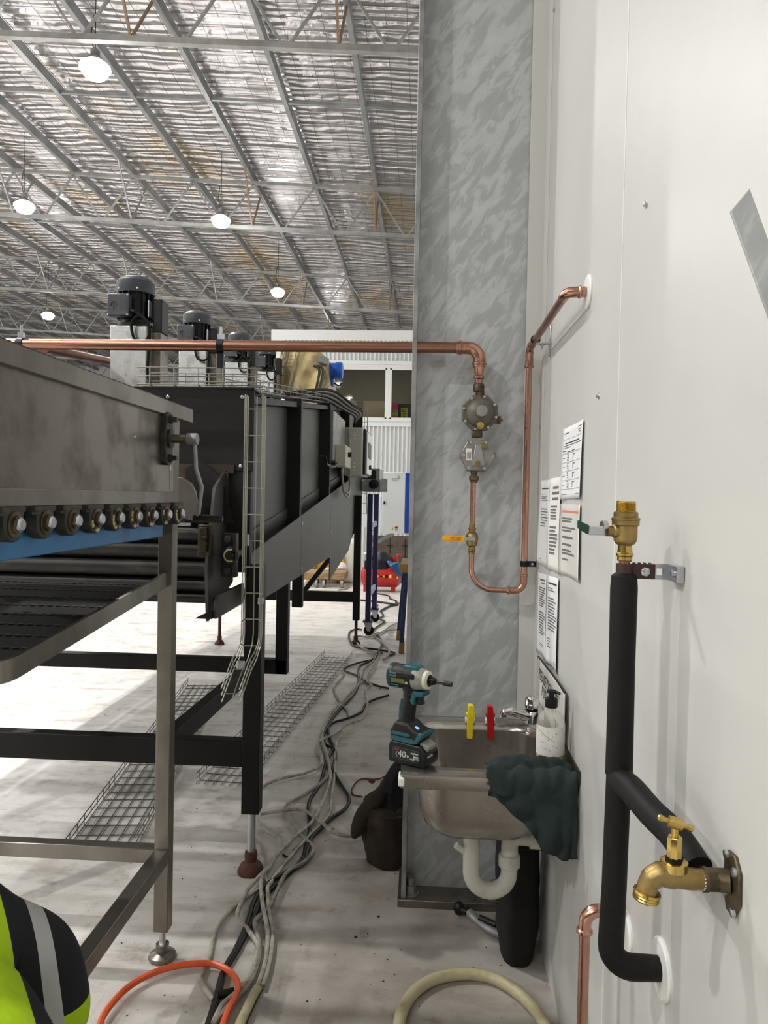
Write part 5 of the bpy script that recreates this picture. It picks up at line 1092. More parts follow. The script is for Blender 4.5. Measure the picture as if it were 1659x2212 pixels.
# standing sign behind the bottle
q = [at(1166,1437,X=WX-.010), at(1222,1492,X=WX-.012), at(1228,1648,X=WX-.014), at(1178,1560,X=WX-.014)]
q[2].z = SZ+.038; q[3].z = SZ+.038; q[3].y = q[0].y-.01; q[2].y = q[1].y+.01
q[0].z = q[1].z = (q[0].z+q[1].z)/2+.01
sg = thing('standing_sign', 'laminated PLEASE DO NOT sign leaning on the wall behind the soap bottle', 'sign', (WX-.014, (q[2].y+q[3].y)/2, SZ))
def SG(u, v):
    p = (q[0]*(1-u)+q[1]*u)*(1-v)+(q[3]*(1-u)+q[2]*u)*v
    return p+V((-.004*(1-v)**3-.002*math.sin(u*5)*(1-v), 0, .008*math.sin(u*PI*.9)*(1-v)))
MB().grid(14, 10, SG).build('sign_sheet', MT['lam'], sg, solid=.0012)
MB().tube([SG(k/14,0)+V((-.001,0,.001)) for k in range(15)], .0035, 6).build('top_binding', MT['blkpl'], sg)
wS = (q[0]-q[1]).length; uS = (q[1]-q[0]).normalized(); vS = (q[0]-q[3]).normalized(); vS = (vS-uS*vS.dot(uS)).normalized()
nS = uS.cross(vS)
for s_, v_, uu, sz in (('PLEASE DO NOT', .40, .07, .052), ('PUT', .68, .22, .052), ('ER', .92, .72, .05)):
    text('sign_lettering', s_, sz, SG(uu, v_)+nS*.006, uS, vS, MT['inkd'], sg)
# towel draped over the near right corner
def tw(u, v):
    x = .190+.244*u
    zb_ = .785-.155*min(1,max(0,(u-.08)/.55))**1.1-.02*math.sin(u*9)*u
    f = v
    if f < .30:
        a = f/.30; y = 2.150-.055*a; z = SZ+.006+.040*math.sin(PI*(.12+.88*a*.85))*math.sin(PI*(.08+.9*u))**.6
    elif f < .45:
        a = (f-.30)/.15; y = 2.095-.050*math.sin(a*PI/2); z = SZ+.026-.040*(1-math.cos(a*PI/2))
    else:
        a = (f-.45)/.55; y = 2.045-.006*a; z = (SZ-.014)*(1-a)+zb_*a
    if u < .12: z = z-(.12-u)*.05
    wv = .012*math.sin(u*17+v*3)*(.2+v)+.010*noise.noise(V((u*6,v*5,2)))+.016*noise.noise(V((u*3,v*3,7)))
    return V((x+.012*noise.noise(V((u*4,v*5,1))), y-abs(wv)*.9, z+(.016*noise.noise(V((u*7,v*9,5))) if f < .45 else 0)))
tag(MB().grid(44, 44, tw).build('towel', MT['cloth'], solid=.004, angle=180), 'dark green cloth draped over the near right corner of the basin', 'towel')
# trap
tpx_, tpy_ = .168, 2.34
tr_ = thing('sink_trap', 'white plastic U-bend waste trap under the basin running into the wall', 'drain pipe', (.2, tpy_, .36))
RT = .026; zU = .415; xr_ = .288; rU = (xr_-tpx_)/2
MB().tube([V((tpx_,tpy_,.572)), V((tpx_,tpy_,zU+.02)), *[V((tpx_+rU-rU*math.cos(PI*k/12), tpy_, zU-rU*math.sin(PI*k/12))) for k in range(13)], V((xr_,tpy_,zU+.05))], RT, 20).build('u_bend', MT['pvc'], tr_)
MB().lathe((xr_,tpy_,zU+.02), (0,0,1), [(.031,0),(.034,.003),(.034,.036),(.031,.040)], 14).build('slip_nut', MT['pvc'], tr_)
MB().tube(bend([V((xr_,tpy_,zU+.05)), V((xr_,tpy_,.535)), V((xr_+.07,tpy_,.53)), V((WX,tpy_,.525))], .04, 6), .0265, 20).build('outlet_bend', MT['pvc'], tr_)
MB().lathe((xr_+.062,tpy_,.531), (1,0,-.03), [(.034,0),(.034,.032),(.030,.034)], 12).build('slip_nut', MT['pvc'], tr_)
MB().tube([V((tpx_-.015,tpy_,.475)), V((tpx_-.05,tpy_-.01,.50))], [.012,.011], 12).build('side_spigot', MT['pvc'], tr_)
MB().lathe((WX,tpy_,.524), (-1,0,0), [(.05,0),(.05,.004),(.03,.006)], 24).build('wall_flange', MT['pvc'], tr_)
tag(MB().tube(spline([V((xr_+.02,tpy_+.06,.475)), V((xr_+.07,tpy_+.05,.48)), V((WX-.002,tpy_+.05,.485))],5), .014, 10).build('water_hose', MT['rub']), 'short black water hose beside the white waste trap', 'hose')
# black bag on the floor by the wall
def bag(name, m, label, c, rx, ry, h, seed, top=.55, tilt=0, cat='bag'):
    vs = []; fs = []; n = 28; mz = 16
    for j in range(mz+1):
        t = j/mz
        s = (.80+.20*math.sin(min(1,t*2.5)*PI/2))*(1-(1-top)*max(0,(t-.3)/.7)**1.3)
        for k in range(n):
            a = 2*PI*k/n; d = 1+.16*noise.noise(V((math.cos(a)*1.5+seed, math.sin(a)*1.5, t*3)))+.05*noise.noise(V((math.cos(a)*5+seed, math.sin(a)*5, t*7)))
            vs.append(V((c[0]+rx*s*d*math.cos(a)+tilt*t, c[1]+ry*s*d*math.sin(a), c[2]+h*t+(.015*noise.noise(V((k*.6,seed,2))) if j == mz else 0))))
    for j in range(mz):
        for k in range(n): fs.append((j*n+k, j*n+(k+1) % n, (j+1)*n+(k+1) % n, (j+1)*n+k))
    fs.append(tuple(reversed(range(n)))); fs.append(tuple(range(mz*n, (mz+1)*n)))
    return MB().add(vs, fs)
bk = thing('black_bag', 'limp black bag standing on the floor under the basin against the wall', 'bag', (.34, 2.62, 0))
bag('b', 0, 0, (.352,2.60,.002), .076, .11, .42, 3.1, .95).build('bag_body', MT['bagk'], bk, angle=180)
MB().tube(spline([V((.32,2.56,.40)), V((.30,2.55,.47)), V((.36,2.60,.50)), V((.40,2.64,.42))],6), .008, 6).build('bag_strap', MT['bagk'], bk)
# brown work bag behind the flange
bgr = thing('work_bag', 'brown canvas work bag with navy cloth inside, on the floor left of the column', 'bag', (-.17, 3.22, 0))
bag('b', 0, 0, (-.13,3.22,.002), .115, .12, .26, 5.5, .95, -.01).build('bag_body', MT['canvas'], bgr, angle=180)
MB().ell((-.115,3.2,.28), .065, .07, .15, 20, 16, lambda p: V((p.x+(p.z-.28)*.15, p.y, p.z))+V((noise.noise(p*16),noise.noise(p*16+V((4,0,0))),noise.noise(p*16+V((0,4,0)))))*.045).build('navy_garment', MT['navyc'], bgr, angle=180)
MB().ell((-.215,3.17,.235), .045, .04, .125, 18, 14, lambda p: V((p.x+(p.z-.235)*.55,p.y,p.z))+V((noise.noise(p*11),0,noise.noise(p*11+V((0,4,0)))))*.015).build('side_flap', MT['canvas'], bgr, angle=180)
MB().tube(arc((-.13,3.22,.235), (1,0,.05), (0,1,0), .118, 0, 2*PI*.99, 24), .006, 6).build('bag_binding', MT['canvas'], bgr)
MB().lathe((-.19,3.12,.385), (-1,0,.1), [(.005,0),(.010,.008),(.010,.022),(.004,.03)], 10).build('red_tag', MT['redcord'], bgr)
rc = [at(px,py,Z=.006) for px,py in ((858,1676),(820,1682),(780,1683),(762,1700),(762,1716),(783,1721))]
rc[0].z = .05
tag(MB().tube(spline(rc,6), .004, 6).build('red_cord', MT['redcord']), 'thin dark red cord trailing from the brown work bag', 'cord')
# pipe cutter
pcut = thing('pipe_cutter', 'large pipe cutter with black knob lying on the floor under the basin', 'tool', at(1040,2010,Z=0))
def fz(px, py, z): return at(px, py, Z=z)
MB().ell(fz(992,1962,.03), .022, .022, .026, 16, 10).build('knob', MT['blkpl'], pcut)
MB().tube([fz(998,1966,.03), fz(1017,1974,.03)], [.013,.012], 12).build('screw_shaft', MT['blkpl'], pcut)
MB().tube(spline([fz(1015,1972,.03), fz(1032,1990,.028), fz(1055,2008,.028), fz(1078,2018,.026), fz(1092,2020,.026)],5), [.017]*4+[.014]*6+[.016]*11, 12).build('frame', MT['galvd'], pcut)
MB().tube([fz(1036,1982,.045), fz(1072,1998,.045)], .011, 10).build('slide_bar', MT['blkpl'], pcut)
MB().obox(fz(1082,2000,.04), (1,0,0), (0,1,0), (0,0,1), .018, .016, .018).build('roller_head', MT['zinc'], pcut, bevel=.003)

# ================================================================ impact driver
th = math.radians(30); A_ = V((math.cos(th), -math.sin(th), 0)); W_ = V((-math.sin(th), -math.cos(th), 0)); Zv = V((0,0,1))
O = V((-.022, 2.165, SZ+.0005))
def D(u, w, z): return O+A_*u+W_*w+Zv*z
dr = thing('impact_driver', 'teal and black cordless impact driver standing on its battery on the basin rim', 'power tool', O)
bat = MB().prism([(-.062,.006),(-.056,0),(.056,0),(.064,.012),(.064,.040),(.045,.062),(-.055,.062),(-.062,.050)], D(0,-.038,0), A_, Zv, .076).build('battery', MT['blkpl'], dr, bevel=.004)
MB().prism([(-.046,.014),(.040,.014),(.044,.020),(.044,.044),(.038,.048),(-.042,.048),(-.046,.044)], D(0,.038,0), A_, Zv, .0012).build('battery_label_border', MT['teal'], bat)
MB().prism([(-.0445,.0155),(.0395,.0155),(.0425,.0205),(.0425,.0435),(.0375,.0465),(-.0410,.0465),(-.0445,.0435)], D(0,.0389,0), A_, Zv, .0008).build('battery_label', mat('label_black', (.05,.05,.06), .4), bat)
wl_ = mat('label_white', (.80,.80,.78), .5)
text('battery_lettering', '40', .028, D(-.0275,.0403,.0215), A_, Zv, wl_, bat)
text('battery_lettering', 'v', .021, D(.0020,.0403,.0215), A_, Zv, wl_, bat)
text('battery_lettering', 'max', .0095, D(.0138,.0403,.0195), A_, Zv, wl_, bat)
text('battery_lettering', 'makita', .0095, D(.0160,.0403,.0365), A_, Zv, wl_, bat)
MB().obox(D(.0335,.0401,.0275), A_, W_, Zv, .009, .0003, .0045).build('capacity_panel', wl_, bat)
text('battery_lettering', '4.0Ah', .0075, D(.0262,.0408,.0250), A_, Zv, MT['inkd'], bat)
text('battery_lettering', 'XGT', .0075, D(-.0395,.0403,.0395), A_, Zv, mat('label_red', (.80,.30,.25), .5), bat)
MB().tube([D(-.028-.006*math.sin(PI*k/6),.0401,.020+.016*k/6) for k in range(7)], [.0003,.0008,.0012,.0014,.0012,.0008,.0003], 4).build('label_swoosh', wl_, bat)
text('battery_end_lettering', 'makita', .012, D(.0646,.028,.030), -W_, Zv, wl_, bat)
MB().prism([(.036,.058),(.062,.046),(.064,.060),(.046,.070),(.036,.070)], D(0,-.025,0), A_, Zv, .050).build('release_button', MT['lgp'], bat, bevel=.003)
ft = MB().prism([(-.062,.062),(.030,.062),(.048,.085),(.050,.098),(.020,.104),(.0,.120),(-.045,.120),(-.062,.092)], D(0,-.034,0), A_, Zv, .068).build('tool_foot', MT['dkp'], dr, bevel=.008)
MB().prism([(-.058,.064),(.024,.064),(.030,.072),(.020,.078),(-.056,.078)], D(0,.034,0), A_, Zv, .002).build('foot_trim', MT['teal'], ft)
MB().prism([(.018,.064),(.031,.064),(.050,.088),(.050,.099),(.036,.099)], D(0,-.0345,0), A_, Zv, .070).build('foot_bumper', MT['teal'], ft, bevel=.003)
MB().prism([(-.056,.082),(.006,.082),(.010,.088),(.004,.092),(-.050,.092)], D(0,.034,0), A_, Zv, .0015).build('foot_badge', MT['teal'], ft)
MB().obox(D(.012,.012,.1075), A_+V((0,0,-.2)), W_, Zv, .013, .004, .002).build('light_strip', MT['ledblue'], ft)
hs = [D(-.024,0,.105), D(-.022,0,.125), D(-.018,0,.155), D(-.012,0,.185), D(-.010,0,.205), D(-.012,0,.225)]
MB().tube(spline(hs,4), [.026]*4+[.0225]*5+[.0215]*4+[.0235]*4+[.026]*4, 18, sq=None).build('handle', MT['dkp'], dr)
MB().tube([D(-.043,.006,.125), D(-.041,.007,.155), D(-.035,.007,.180)], .0055, 8).build('handle_inlay', MT['teal'], dr)
MB().prism([(-.012,.214),(.045,.214),(.040,.200),(.016,.196),(.008,.170),(.0,.176),(-.010,.196)], D(0,-.020,0), A_, Zv, .040).build('trigger_housing', MT['teal'], dr, bevel=.003)
MB().prism([(.014,.202),(.033,.202),(.030,.188),(.034,.174),(.016,.172),(.011,.180)], D(0,-.010,0), A_, Zv, .020).build('trigger', MT['blkpl'], dr, bevel=.003)
MB().lathe(D(-.002,.019,.206), W_, [(.0055,0),(.005,.004)], 12).build('direction_switch', MT['blkpl'], dr)
HC = .247
MB().lathe(D(-.082,0,HC), A_, [(.024,0),(.032,.004),(.0355,.012),(.0355,.060),(.034,.080),(.033,.090)], 28).build('motor_housing', MT['dkp'], dr)
MB().lathe(D(-.0835,0,HC), A_, [(.020,0),(.028,.002),(.030,.006)], 24).build('rear_cap', MT['blkpl'], dr)
MB().lathe(D(-.076,0,HC), A_, [(.0362,0),(.0366,.002),(.0366,.012),(.0362,.014)], 28).build('rear_band', MT['tealdk'], dr)
hsn = MB().lathe(D(.004,0,HC), A_, [(.0335,0),(.034,.01),(.030,.030),(.026,.038)], 28).build('hammer_case', MT['lgp'], dr)
MB().add(*(lambda vs: (vs, [(3,2,1,0),(4,5,6,7),(0,1,5,4),(1,2,6,5),(2,3,7,6),(3,0,4,7)]))([D(-.030,-.024,HC+.020), D(.030,-.020,HC+.018), D(.030,.020,HC+.018), D(-.030,.026,HC+.016), D(-.026,-.018,HC+.0395), D(.018,-.016,HC+.038), D(.018,.016,HC+.038), D(-.026,.020,HC+.0385)])).build('top_cover', MT['teal'], dr, bevel=.004)
MB().obox(D(-.012,.0345,HC+.012), A_, W_, Zv, .030, .004, .008).build('side_grip', MT['dkp'], dr, bevel=.003)
for dz in (.014,.007): MB().obox(D(-.052,.034,HC+dz), A_, W_, Zv, .013, .003, .0022).build('vent_slat', mat('vent_blue', (.30,.42,.50), .4), dr)
for dz in (-.020,-.027): MB().obox(D(-.048,.029,HC+dz), A_, W_, Zv, .013, .003, .0018).build('vent_slat', mat('vent_teal', (.16,.34,.36), .4), dr)
MB().obox(D(-.036,.0352,HC-.006), A_, W_, Zv, .024, .0012, .006).build('motor_badge', mat('olive_badge', (.36,.37,.16), .5), dr)
MB().lathe(D(-.006,.034,HC-.008), W_, [(.0045,0),(.004,.003)], 10).build('case_screw', MT['zinc'], dr)
MB().lathe(D(.036,0,HC), A_, [(.026,0),(.0275,.003),(.0265,.012),(.020,.016)], 28).build('nose_ring', mat('nose_cream', (.80,.80,.72), .4), dr)
MB().lathe(D(.048,0,HC), A_, [(.018,0),(.018,.005),(.011,.006),(.011,.018),(.009,.019),(.009,.023),(.005,.024)], 20).build('chuck', MT['blkpl'], dr)
MB().lathe(D(.068,0,HC), A_, [(.0042,0),(.0042,.024),(.0065,.028),(.0075,.034),(.0075,.055)], 12).build('nut_driver_bit', mat('bit_steel', (.22,.21,.21), .35, .8), dr)
# ================================================================ cables and hoses on the floor
def c6(l): return [(500+x/4.425, 1400+y/4.425) for x, y in l]
def c7(l): return [(400+x/5.53, 1850+y/5.53) for x, y in l]
def c4(l): return [(640+x/6.38, 1180+y/6.38) for x, y in l]
def cable(px, r, m, label, z=0, cat='cable', name='floor_cable', k=5, grp='cables snaking along the floor'):
    pts = [at(x, y, Z=r+z) for x, y in px]
    return tag(MB().tube(spline(pts, k), r, 8).build(name, MT[m]), label, cat, grp)
cable(c6([(1370,105),(1180,150),(1078,205),(1210,265),(1350,345),(1500,385)]), .009, 'cab_k', 'black cable making a sharp zigzag behind the impact driver', .004)
cable(c6([(1500,450),(1300,520),(1240,610),(1100,675),(960,720),(885,820),(900,920),(985,968),(995,1060),(970,1160),(1060,1320),(1125,1440),(1080,1540),(950,1630),(860,1715),(770,1810),(720,1950)])+c7([(1400,70),(980,330),(830,520),(740,800),(590,1130),(450,1380),(370,1680),(270,2000),(240,2100)]), .0095, 'cab_k', 'thick black cable bulging out to the right past the work bag', .006)
cable(c6([(1440,40),(1330,120),(1220,180),(1215,320),(1180,430),(1010,620),(930,740),(940,860),(975,950),(905,1090),(850,1290),(740,1480),(752,1700),(720,1850)])+c7([(1380,60),(1000,420),(880,600),(770,830),(640,1090),(480,1360),(410,1600),(300,2000),(260,2110)]), .0095, 'cab_k', 'second thick black cable running beside the first down to the bottom edge', .002)
cable(c6([(1390,40),(1350,130),(1270,200),(1220,330),(1150,450),(1000,590),(900,740),(855,850),(890,1000),(935,1150),(900,1250),(700,1400),(512,1522),(610,1740),(700,1820),(790,1920),(700,2040)])+c7([(1200,210),(1010,600),(840,760),(850,900),(890,1080),(860,1330),(740,1560),(480,1830),(330,2010)]), .0085, 'cab_g', 'grey cable with a sharp elbow halfway between the oven leg and the work bag', .010)
cable(c6([(1375,160),(1340,240),(1200,360),(1090,480),(950,620),(880,770),(870,880),(895,960),(930,1100),(945,1250),(880,1450),(780,1650),(600,1810),(450,1960),(360,2100)])+c7([(930,200),(905,350),(930,600),(985,900),(960,1250),(865,1555)]), .0085, 'cab_w', 'pale cable running down the middle of the bundle into the cream hose', .013)
cable(c6([(1420,60),(1290,280),(1340,350),(1285,400),(1300,540),(1250,670),(1100,730),(1000,810),(860,880),(820,930),(862,1040),(840,1130),(700,1195),(500,1240),(380,1280),(290,1330)]), .0085, 'cab_w', 'pale cable turning left to the foot of the near oven leg', .016)
cable(c6([(1075,740),(1040,850),(1000,930),(985,1200),(960,1400),(930,1600),(750,1790),(560,2000)])+c7([(1010,330),(985,420),(1000,650),(1045,950),(1000,1300),(925,1555)]), .0085, 'cab_w', 'pale cable lying to the right of the bundle near the bottom', .008)
cable(c6([(1370,1690),(1280,1770),(1100,1795),(960,1750),(850,1660),(700,1555),(560,1545),(280,1585)]), .0085, 'cab_w', 'pale cable curving from the brown work bag across to the oven leg', .018)
cable(c6([(240,1640),(340,1750),(460,1830),(470,1920),(390,2020)])+c7([(940,180),(760,380),(640,620),(640,750),(760,890),(870,1060),(850,1200),(790,1400),(640,1600),(450,1770),(330,1990)]), .0085, 'cab_w', 'flat pale cable looping behind the rusty foot of the oven leg', .012)
cable(c6([(230,1830),(290,2000),(320,2190)])+c7([(985,330),(850,410),(600,590),(430,770),(340,970),(285,1220),(190,1430),(205,1520),(335,1715)]), .008, 'cab_w', 'pale cable bowing left under the orange hose', .002)
cable(c6([(1060,230),(1075,260),(980,380),(1050,530),(1110,600),(1120,660)]), .0085, 'cab_w', 'short visible bend of pale cable beside the floor cable tray', .004)
cable(c4([(1160,900),(1200,950),(1150,1000),(1220,1040),(1100,1120),(1050,1190),(1120,1230),(1180,1330),(1150,1420),(1090,1500),(1060,1560)]), .011, 'cab_k', 'black cable twisting past the trolley castor', .006)
cable(c4([(1400,1055),(1300,1100),(1180,1180),(1100,1200),(1060,1230),(1150,1290),(1230,1370),(1280,1450),(1250,1520),(1200,1560)]), .011, 'cab_w', 'pale cable crossing the floor from the trestle to the bundle', .010)
cable(c4([(1400,1150),(1250,1160),(1150,1200),(1000,1250),(850,1240),(815,1290),(880,1380),(1000,1440),(1100,1480)]), .010, 'cab_w', 'pale cable ringed round the far oven foot', .012)
cable(c4([(900,1150),(830,1140),(740,1180),(725,1260),(780,1360),(900,1400),(1100,1420),(1330,1460),(1340,1480),(1250,1520)]), .010, 'cab_k', 'black cable ringed round the far oven foot', .004)
cable(c4([(890,740),(1100,760),(1300,790),(1400,805),(1300,820),(1200,870),(1160,900)]), .014, 'cab_k', 'black cable running back towards the compressor', .002)
cable(c4([(1100,650),(1270,680),(1290,720),(1380,750),(1370,770),(1430,790)]), .010, 'cab_k', 'thin black cable wriggling in front of the compressor', .002)
cable(c4([(660,380),(700,430),(720,500),(690,580),(590,600),(580,625),(650,640),(800,635)]), .014, 'cab_w', 'pale cable hanging from the timber dolly to the floor', .004)
# orange and cream hoses
cable([(212,2240),(218,2206),(240,2170),(280,2130),(330,2102),(385,2086),(444,2081),(478,2088),(501,2104),(515,2128),(508,2155),(494,2180),(482,2212),(478,2235)], .0105, 'orange', 'bright orange hose curving over the floor at the bottom left', .014, 'hose', 'orange_hose', grp=None)
hpts = [(858,2260),(862,2212),(872,2176),(900,2138),(945,2113),(1005,2104),(1062,2112),(1110,2138),(1148,2172),(1172,2205),(1188,2245)]
ch_ = thing('cream_hose', 'thick cream hose looped on the floor at the bottom right', 'hose', at(1005,2104,Z=0))
MB().tube(spline([at(x,y,Z=.019) for x,y in hpts],6), .0185, 14).build('hose_body', MT['hose_c'], ch_)
MB().tube(spline([at(x,y,Z=.019)+V((0,.017,.008)) for x,y in hpts],6), .003, 6).build('hose_stripe', MT['cab_k'], ch_)
h2 = c7([(865,1590),(800,1700),(740,1830),(680,1960),(620,2120)])
c2_ = thing('cream_hose', 'short end of cream hose meeting the pale cables at the bottom edge', 'hose', at(*h2[0],Z=0))
MB().tube(spline([at(x,y,Z=.018) for x,y in h2],5), .0165, 14).build('hose_body', MT['hose_c'], c2_)
MB().tube(spline([at(x,y,Z=.018)+V((.0165,.0,.002)) for x,y in h2],5), .003, 6).build('hose_stripe', MT['cab_k'], c2_)
a = c7([(400,1660),(580,1610)]); tag(MB().tube([at(*a[0],Z=.014), at(*a[1],Z=.014)], .012, 10).build('pipe_offcut', MT['insul']), 'short black tube offcut inside the loop of the orange hose', 'offcut')
for l, lab in (([(690,1840),(600,1925),(585,1935)], 'black cable tie lying left of the bundle, straight'), ([(490,1970),(520,1990),(570,1993)], 'black cable tie curled on the floor left of the bundle')):
    cable(c6(l), .004, 'cab_k', lab, .001, 'cable tie', 'cable_tie', grp='cable ties on the floor')

# debris chips
random.seed(5); db = MB()
for _ in range(170):
    px, py = rnd(190, 1160), rnd(1480, 2205); p = at(px, py, Z=0)
    if p.x > WX-.03: continue
    s = rnd(.0012, .0045)*(1.8 if random.random() < .08 else 1); n = random.randint(4, 6); a0 = rnd(0, 6)
    poly = [(s*rnd(.5,1.3)*math.cos(a0+2*PI*k/n), .7*s*rnd(.5,1.3)*math.sin(a0+2*PI*k/n)) for k in range(n)]
    db.prism(poly, p+V((0,0,.0002)), (1,0,0), (0,1,0), s*.5)
stuff(tag(db.build('floor_debris', MT['floorchip'], org=(0,2.5,0)), 'small dark chips and dirt scattered over the painted floor', 'debris'))

# ================================================================ crouching person
ps = thing('person', 'crouching person in a yellow and navy high visibility shirt at the bottom left corner', 'person', (-.6, 1.1, 0))
def skin_mesh(name, J, E_, mt, root, parent, sub=2):
    ks = list(J); me = bpy.data.meshes.new(name); o = ORG[parent]
    me.from_pydata([V(J[k][0])-o for k in ks], [(ks.index(a), ks.index(b)) for a, b in E_], [])
    ob = bpy.data.objects.new(name, me); COL.objects.link(ob); ob.parent = parent; ORG[ob] = o
    md = ob.modifiers.new('skin', 'SKIN'); md.use_smooth_shade = True; md.branch_smoothing = .6
    for i, k in enumerate(ks):
        sv = me.skin_vertices[0].data[i]; r = J[k][1]; sv.radius = r if isinstance(r, tuple) else (r, r); sv.use_root = (k == root)
    s = ob.modifiers.new('sub', 'SUBSURF'); s.levels = sub; s.render_levels = sub
    me.materials.append(mt); return ob
RS = V((-.795,1.485,.630)); LS = V((-1.05,1.27,.70)); CH = V((-.915,1.385,.70))
J = dict(pel=(V((-.50,.92,.40)),.12), spi=(V((-.71,1.16,.57)),.09), che=(CH-V((0,0,.02)),.085), nec=(V((-1.0,1.475,.81)),.048), hd0=(V((-1.045,1.535,.87)),.085), hd1=(V((-1.10,1.60,.945)),.09), hd2=(V((-1.135,1.64,1.0)),.055),
 rs=(RS-V((.0,.0,.01)),.042), re=(V((-.735,1.50,.40)),.045), rw=(V((-.60,1.36,.20)),.032), rh=(V((-.57,1.33,.13)),.034), ls=(LS,.045), le=(V((-1.2,1.34,.46)),.045), lw=(V((-1.25,1.52,.30)),.032), lh=(V((-1.26,1.58,.25)),.034),
 rhp=(V((-.40,.98,.38)),.10), rk=(V((-.42,1.24,.09)),.065), ra=(V((-.22,.86,.07)),.045), rt=(V((-.10,.72,.045)),.035), lhp=(V((-.60,.86,.38)),.10), lk=(V((-.73,1.08,.09)),.065), la=(V((-.44,.74,.07)),.045), lt=(V((-.32,.58,.045)),.035))
E_ = [('pel','spi'),('spi','che'),('che','nec'),('nec','hd0'),('hd0','hd1'),('hd1','hd2'),('che','rs'),('rs','re'),('re','rw'),('rw','rh'),('che','ls'),('ls','le'),('le','lw'),('lw','lh'),('pel','rhp'),('rhp','rk'),('rk','ra'),('ra','rt'),('pel','lhp'),('lhp','lk'),('lk','la'),('la','lt')]
for sd_, base, d in (('r', V((-.57,1.33,.13)), V((.12,-.10,-.9))), ('l', V((-1.26,1.58,.25)), V((-.05,.4,-.8)))):
    d.normalize(); sx = d.cross(V((0,1,0.2))).normalized()
    for q_, (off, ln) in enumerate(((-.026,.055),(-.009,.068),(.009,.064),(.026,.050))):
        b1 = base+d*.045+sx*off; J[sd_+'f%da' % q_] = (b1, .0095); J[sd_+'f%db' % q_] = (b1+d*ln*.55+V((0,.012,0)), .0085); J[sd_+'f%dc' % q_] = (b1+d*ln+V((0,.03,.004)), .007)
        E_ += [(sd_+'h', sd_+'f%da' % q_), (sd_+'f%da' % q_, sd_+'f%db' % q_), (sd_+'f%db' % q_, sd_+'f%dc' % q_)]
    J[sd_+'ta'] = (base+sx*-.038+d*.012, .011); J[sd_+'tb'] = (base+sx*-.055+d*.045+V((0,.01,0)), .009)
    E_ += [(sd_+'h', sd_+'ta'), (sd_+'ta', sd_+'tb')]
skin_mesh('body', J, E_, MT['skin'], 'pel', ps)
# shirt
def shirt_mat():
    m, nt, N, L, P = nodes('hi_vis_shirt'); P.inputs['Roughness'].default_value = .85
    tc = N.new('ShaderNodeTexCoord'); o = ORG[ps]
    def math_(op, a, b=None):
        n = N.new('ShaderNodeMath'); n.operation = op
        for i, x in enumerate((a, b)):
            if x is None: continue
            if isinstance(x, (int, float)): n.inputs[i].default_value = x
            else: L.new(x, n.inputs[i])
        return n.outputs[0]
    r = V((.77,.63,0)); dt = N.new('ShaderNodeVectorMath'); dt.operation = 'DOT_PRODUCT'; dt.inputs[1].default_value = r; L.new(tc.outputs['Object'], dt.inputs[0])
    s = math_('ADD', dt.outputs['Value'], o.dot(r)-CH.dot(r))
    sep = N.new('ShaderNodeSeparateXYZ'); L.new(tc.outputs['Object'], sep.inputs[0]); z = math_('ADD', sep.outputs[2], o.z)
    # bend the seams a little with height
    s = math_('ADD', s, math_('MULTIPLY', math_('SUBTRACT', z, .62), .12))
    def band(a, b): return math_('MULTIPLY', math_('GREATER_THAN', s, a), math_('LESS_THAN', s, b))
    def mix(f, a, b):
        x = N.new('ShaderNodeMix'); x.data_type = 'RGBA'; L.new(f, x.inputs[0])
        for i, c in ((6,a),(7,b)):
            if isinstance(c, tuple): x.inputs[i].default_value = lin(c)
            else: L.new(c, x.inputs[i])
        return x.outputs[2]
    YEL = (.66,.80,.02); NAV = (.055,.06,.09); SIL = (.70,.70,.70)
    c = mix(math_('LESS_THAN', s, .105), NAV, YEL)
    c = mix(math_('MULTIPLY', math_('LESS_THAN', z, .535), math_('GREATER_THAN', s, .105)), c, YEL)
    c = mix(band(.150,.182), c, SIL)
    nz = N.new('ShaderNodeTexNoise'); nz.inputs['Scale'].default_value = 25; L.new(tc.outputs['Object'], nz.inputs['Vector'])
    L.new(c, P.inputs['Base Color'])
    b = N.new('ShaderNodeBump'); b.inputs['Strength'].default_value = .4; b.inputs['Distance'].default_value = .01; L.new(nz.outputs[0], b.inputs['Height']); L.new(b.outputs[0], P.inputs['Normal'])
    return m
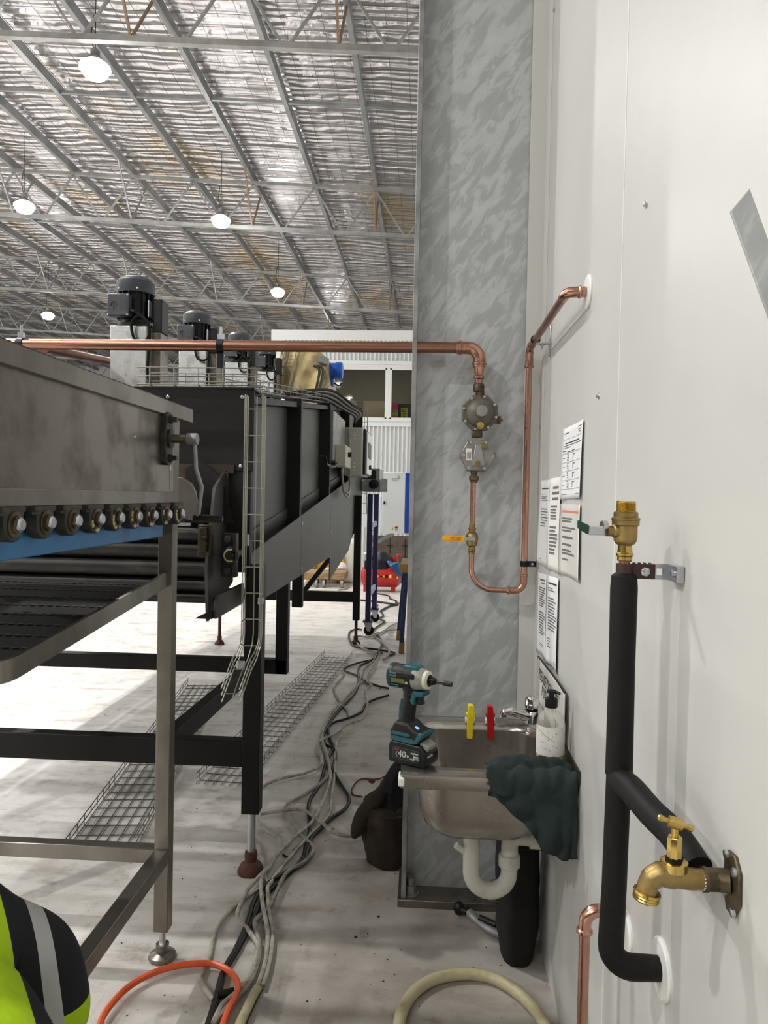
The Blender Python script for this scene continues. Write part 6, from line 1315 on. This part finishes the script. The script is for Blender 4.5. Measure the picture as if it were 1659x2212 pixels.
JS = dict(pel=(V((-.49,.91,.41)),.165), spi=(V((-.71,1.16,.58)),.155), che=(CH+V((0,0,.0)),.155), nec=(V((-.995,1.47,.80)),.10), sm=((CH+RS)/2+V((0,0,.01)),.128), rs=(RS,.100), rm=(V((-.768,1.49,.54)),.090), rc=(V((-.745,1.50,.42)),.074), ls=(LS,.09), lm=(V((-1.12,1.30,.58)),.085))
skin_mesh('shirt', JS, [('pel','spi'),('spi','che'),('che','nec'),('che','sm'),('sm','rs'),('rs','rm'),('rm','rc'),('che','ls'),('ls','lm')], shirt_mat(), 'pel', ps, 3)
JT = dict(pel=(V((-.50,.92,.38)),.15), rhp=(V((-.40,.98,.37)),.115), rk=(V((-.42,1.24,.095)),.08), ra=(V((-.23,.88,.08)),.06), lhp=(V((-.60,.86,.37)),.115), lk=(V((-.73,1.08,.095)),.08), la=(V((-.45,.76,.08)),.06))
skin_mesh('trousers', JT, [('pel','rhp'),('rhp','rk'),('rk','ra'),('pel','lhp'),('lhp','lk'),('lk','la')], MT['denim'], 'pel', ps)
for c_, d_ in ((V((-.14,.78,.045)), V((.12,-.15,-.03))), (V((-.36,.64,.045)), V((.12,-.15,-.03)))):
    MB().tube([c_-d_*.5, c_, c_+d_*.45, c_+d_*.62], [.05,.05,.043,.02], 14).build('boot', MT['rub'], ps)
hc = V((-1.095,1.585,.945))
MB().ell(hc, .095, .105, .10, 18, 12, lambda p: p+V((.0,-.012,.018))).build('hair', MT['hair'], ps, angle=180)
fd = V((-.55,.75,-.35)).normalized(); fr = fd.cross(V((0,0,1))).normalized(); fu = fr.cross(fd)
fc = hc+fd*.075+V((0,0,-.02))
MB().lathe(fc+fd*.012-fu*.01, fd-fu*.4, [(.016,0),(.014,.015),(.006,.024)], 10).build('nose', MT['skin'], ps)
for s_ in (-1, 1):
    MB().ell(fc+fr*.03*s_+fu*.012+fd*.008, .011, .011, .008, 10, 8).build('eye', MT['wht'], ps)
    MB().ell(hc+fr*.095*s_-V((0,0,.03)), .014, .018, .028, 10, 8).build('ear', MT['skin'], ps)
MB().tube([fc-fr*.022-fu*.042+fd*.006, fc-fu*.046+fd*.012, fc+fr*.022-fu*.042+fd*.006], .005, 6).build('mouth', mat('lips', (.62,.36,.33), .5), ps)
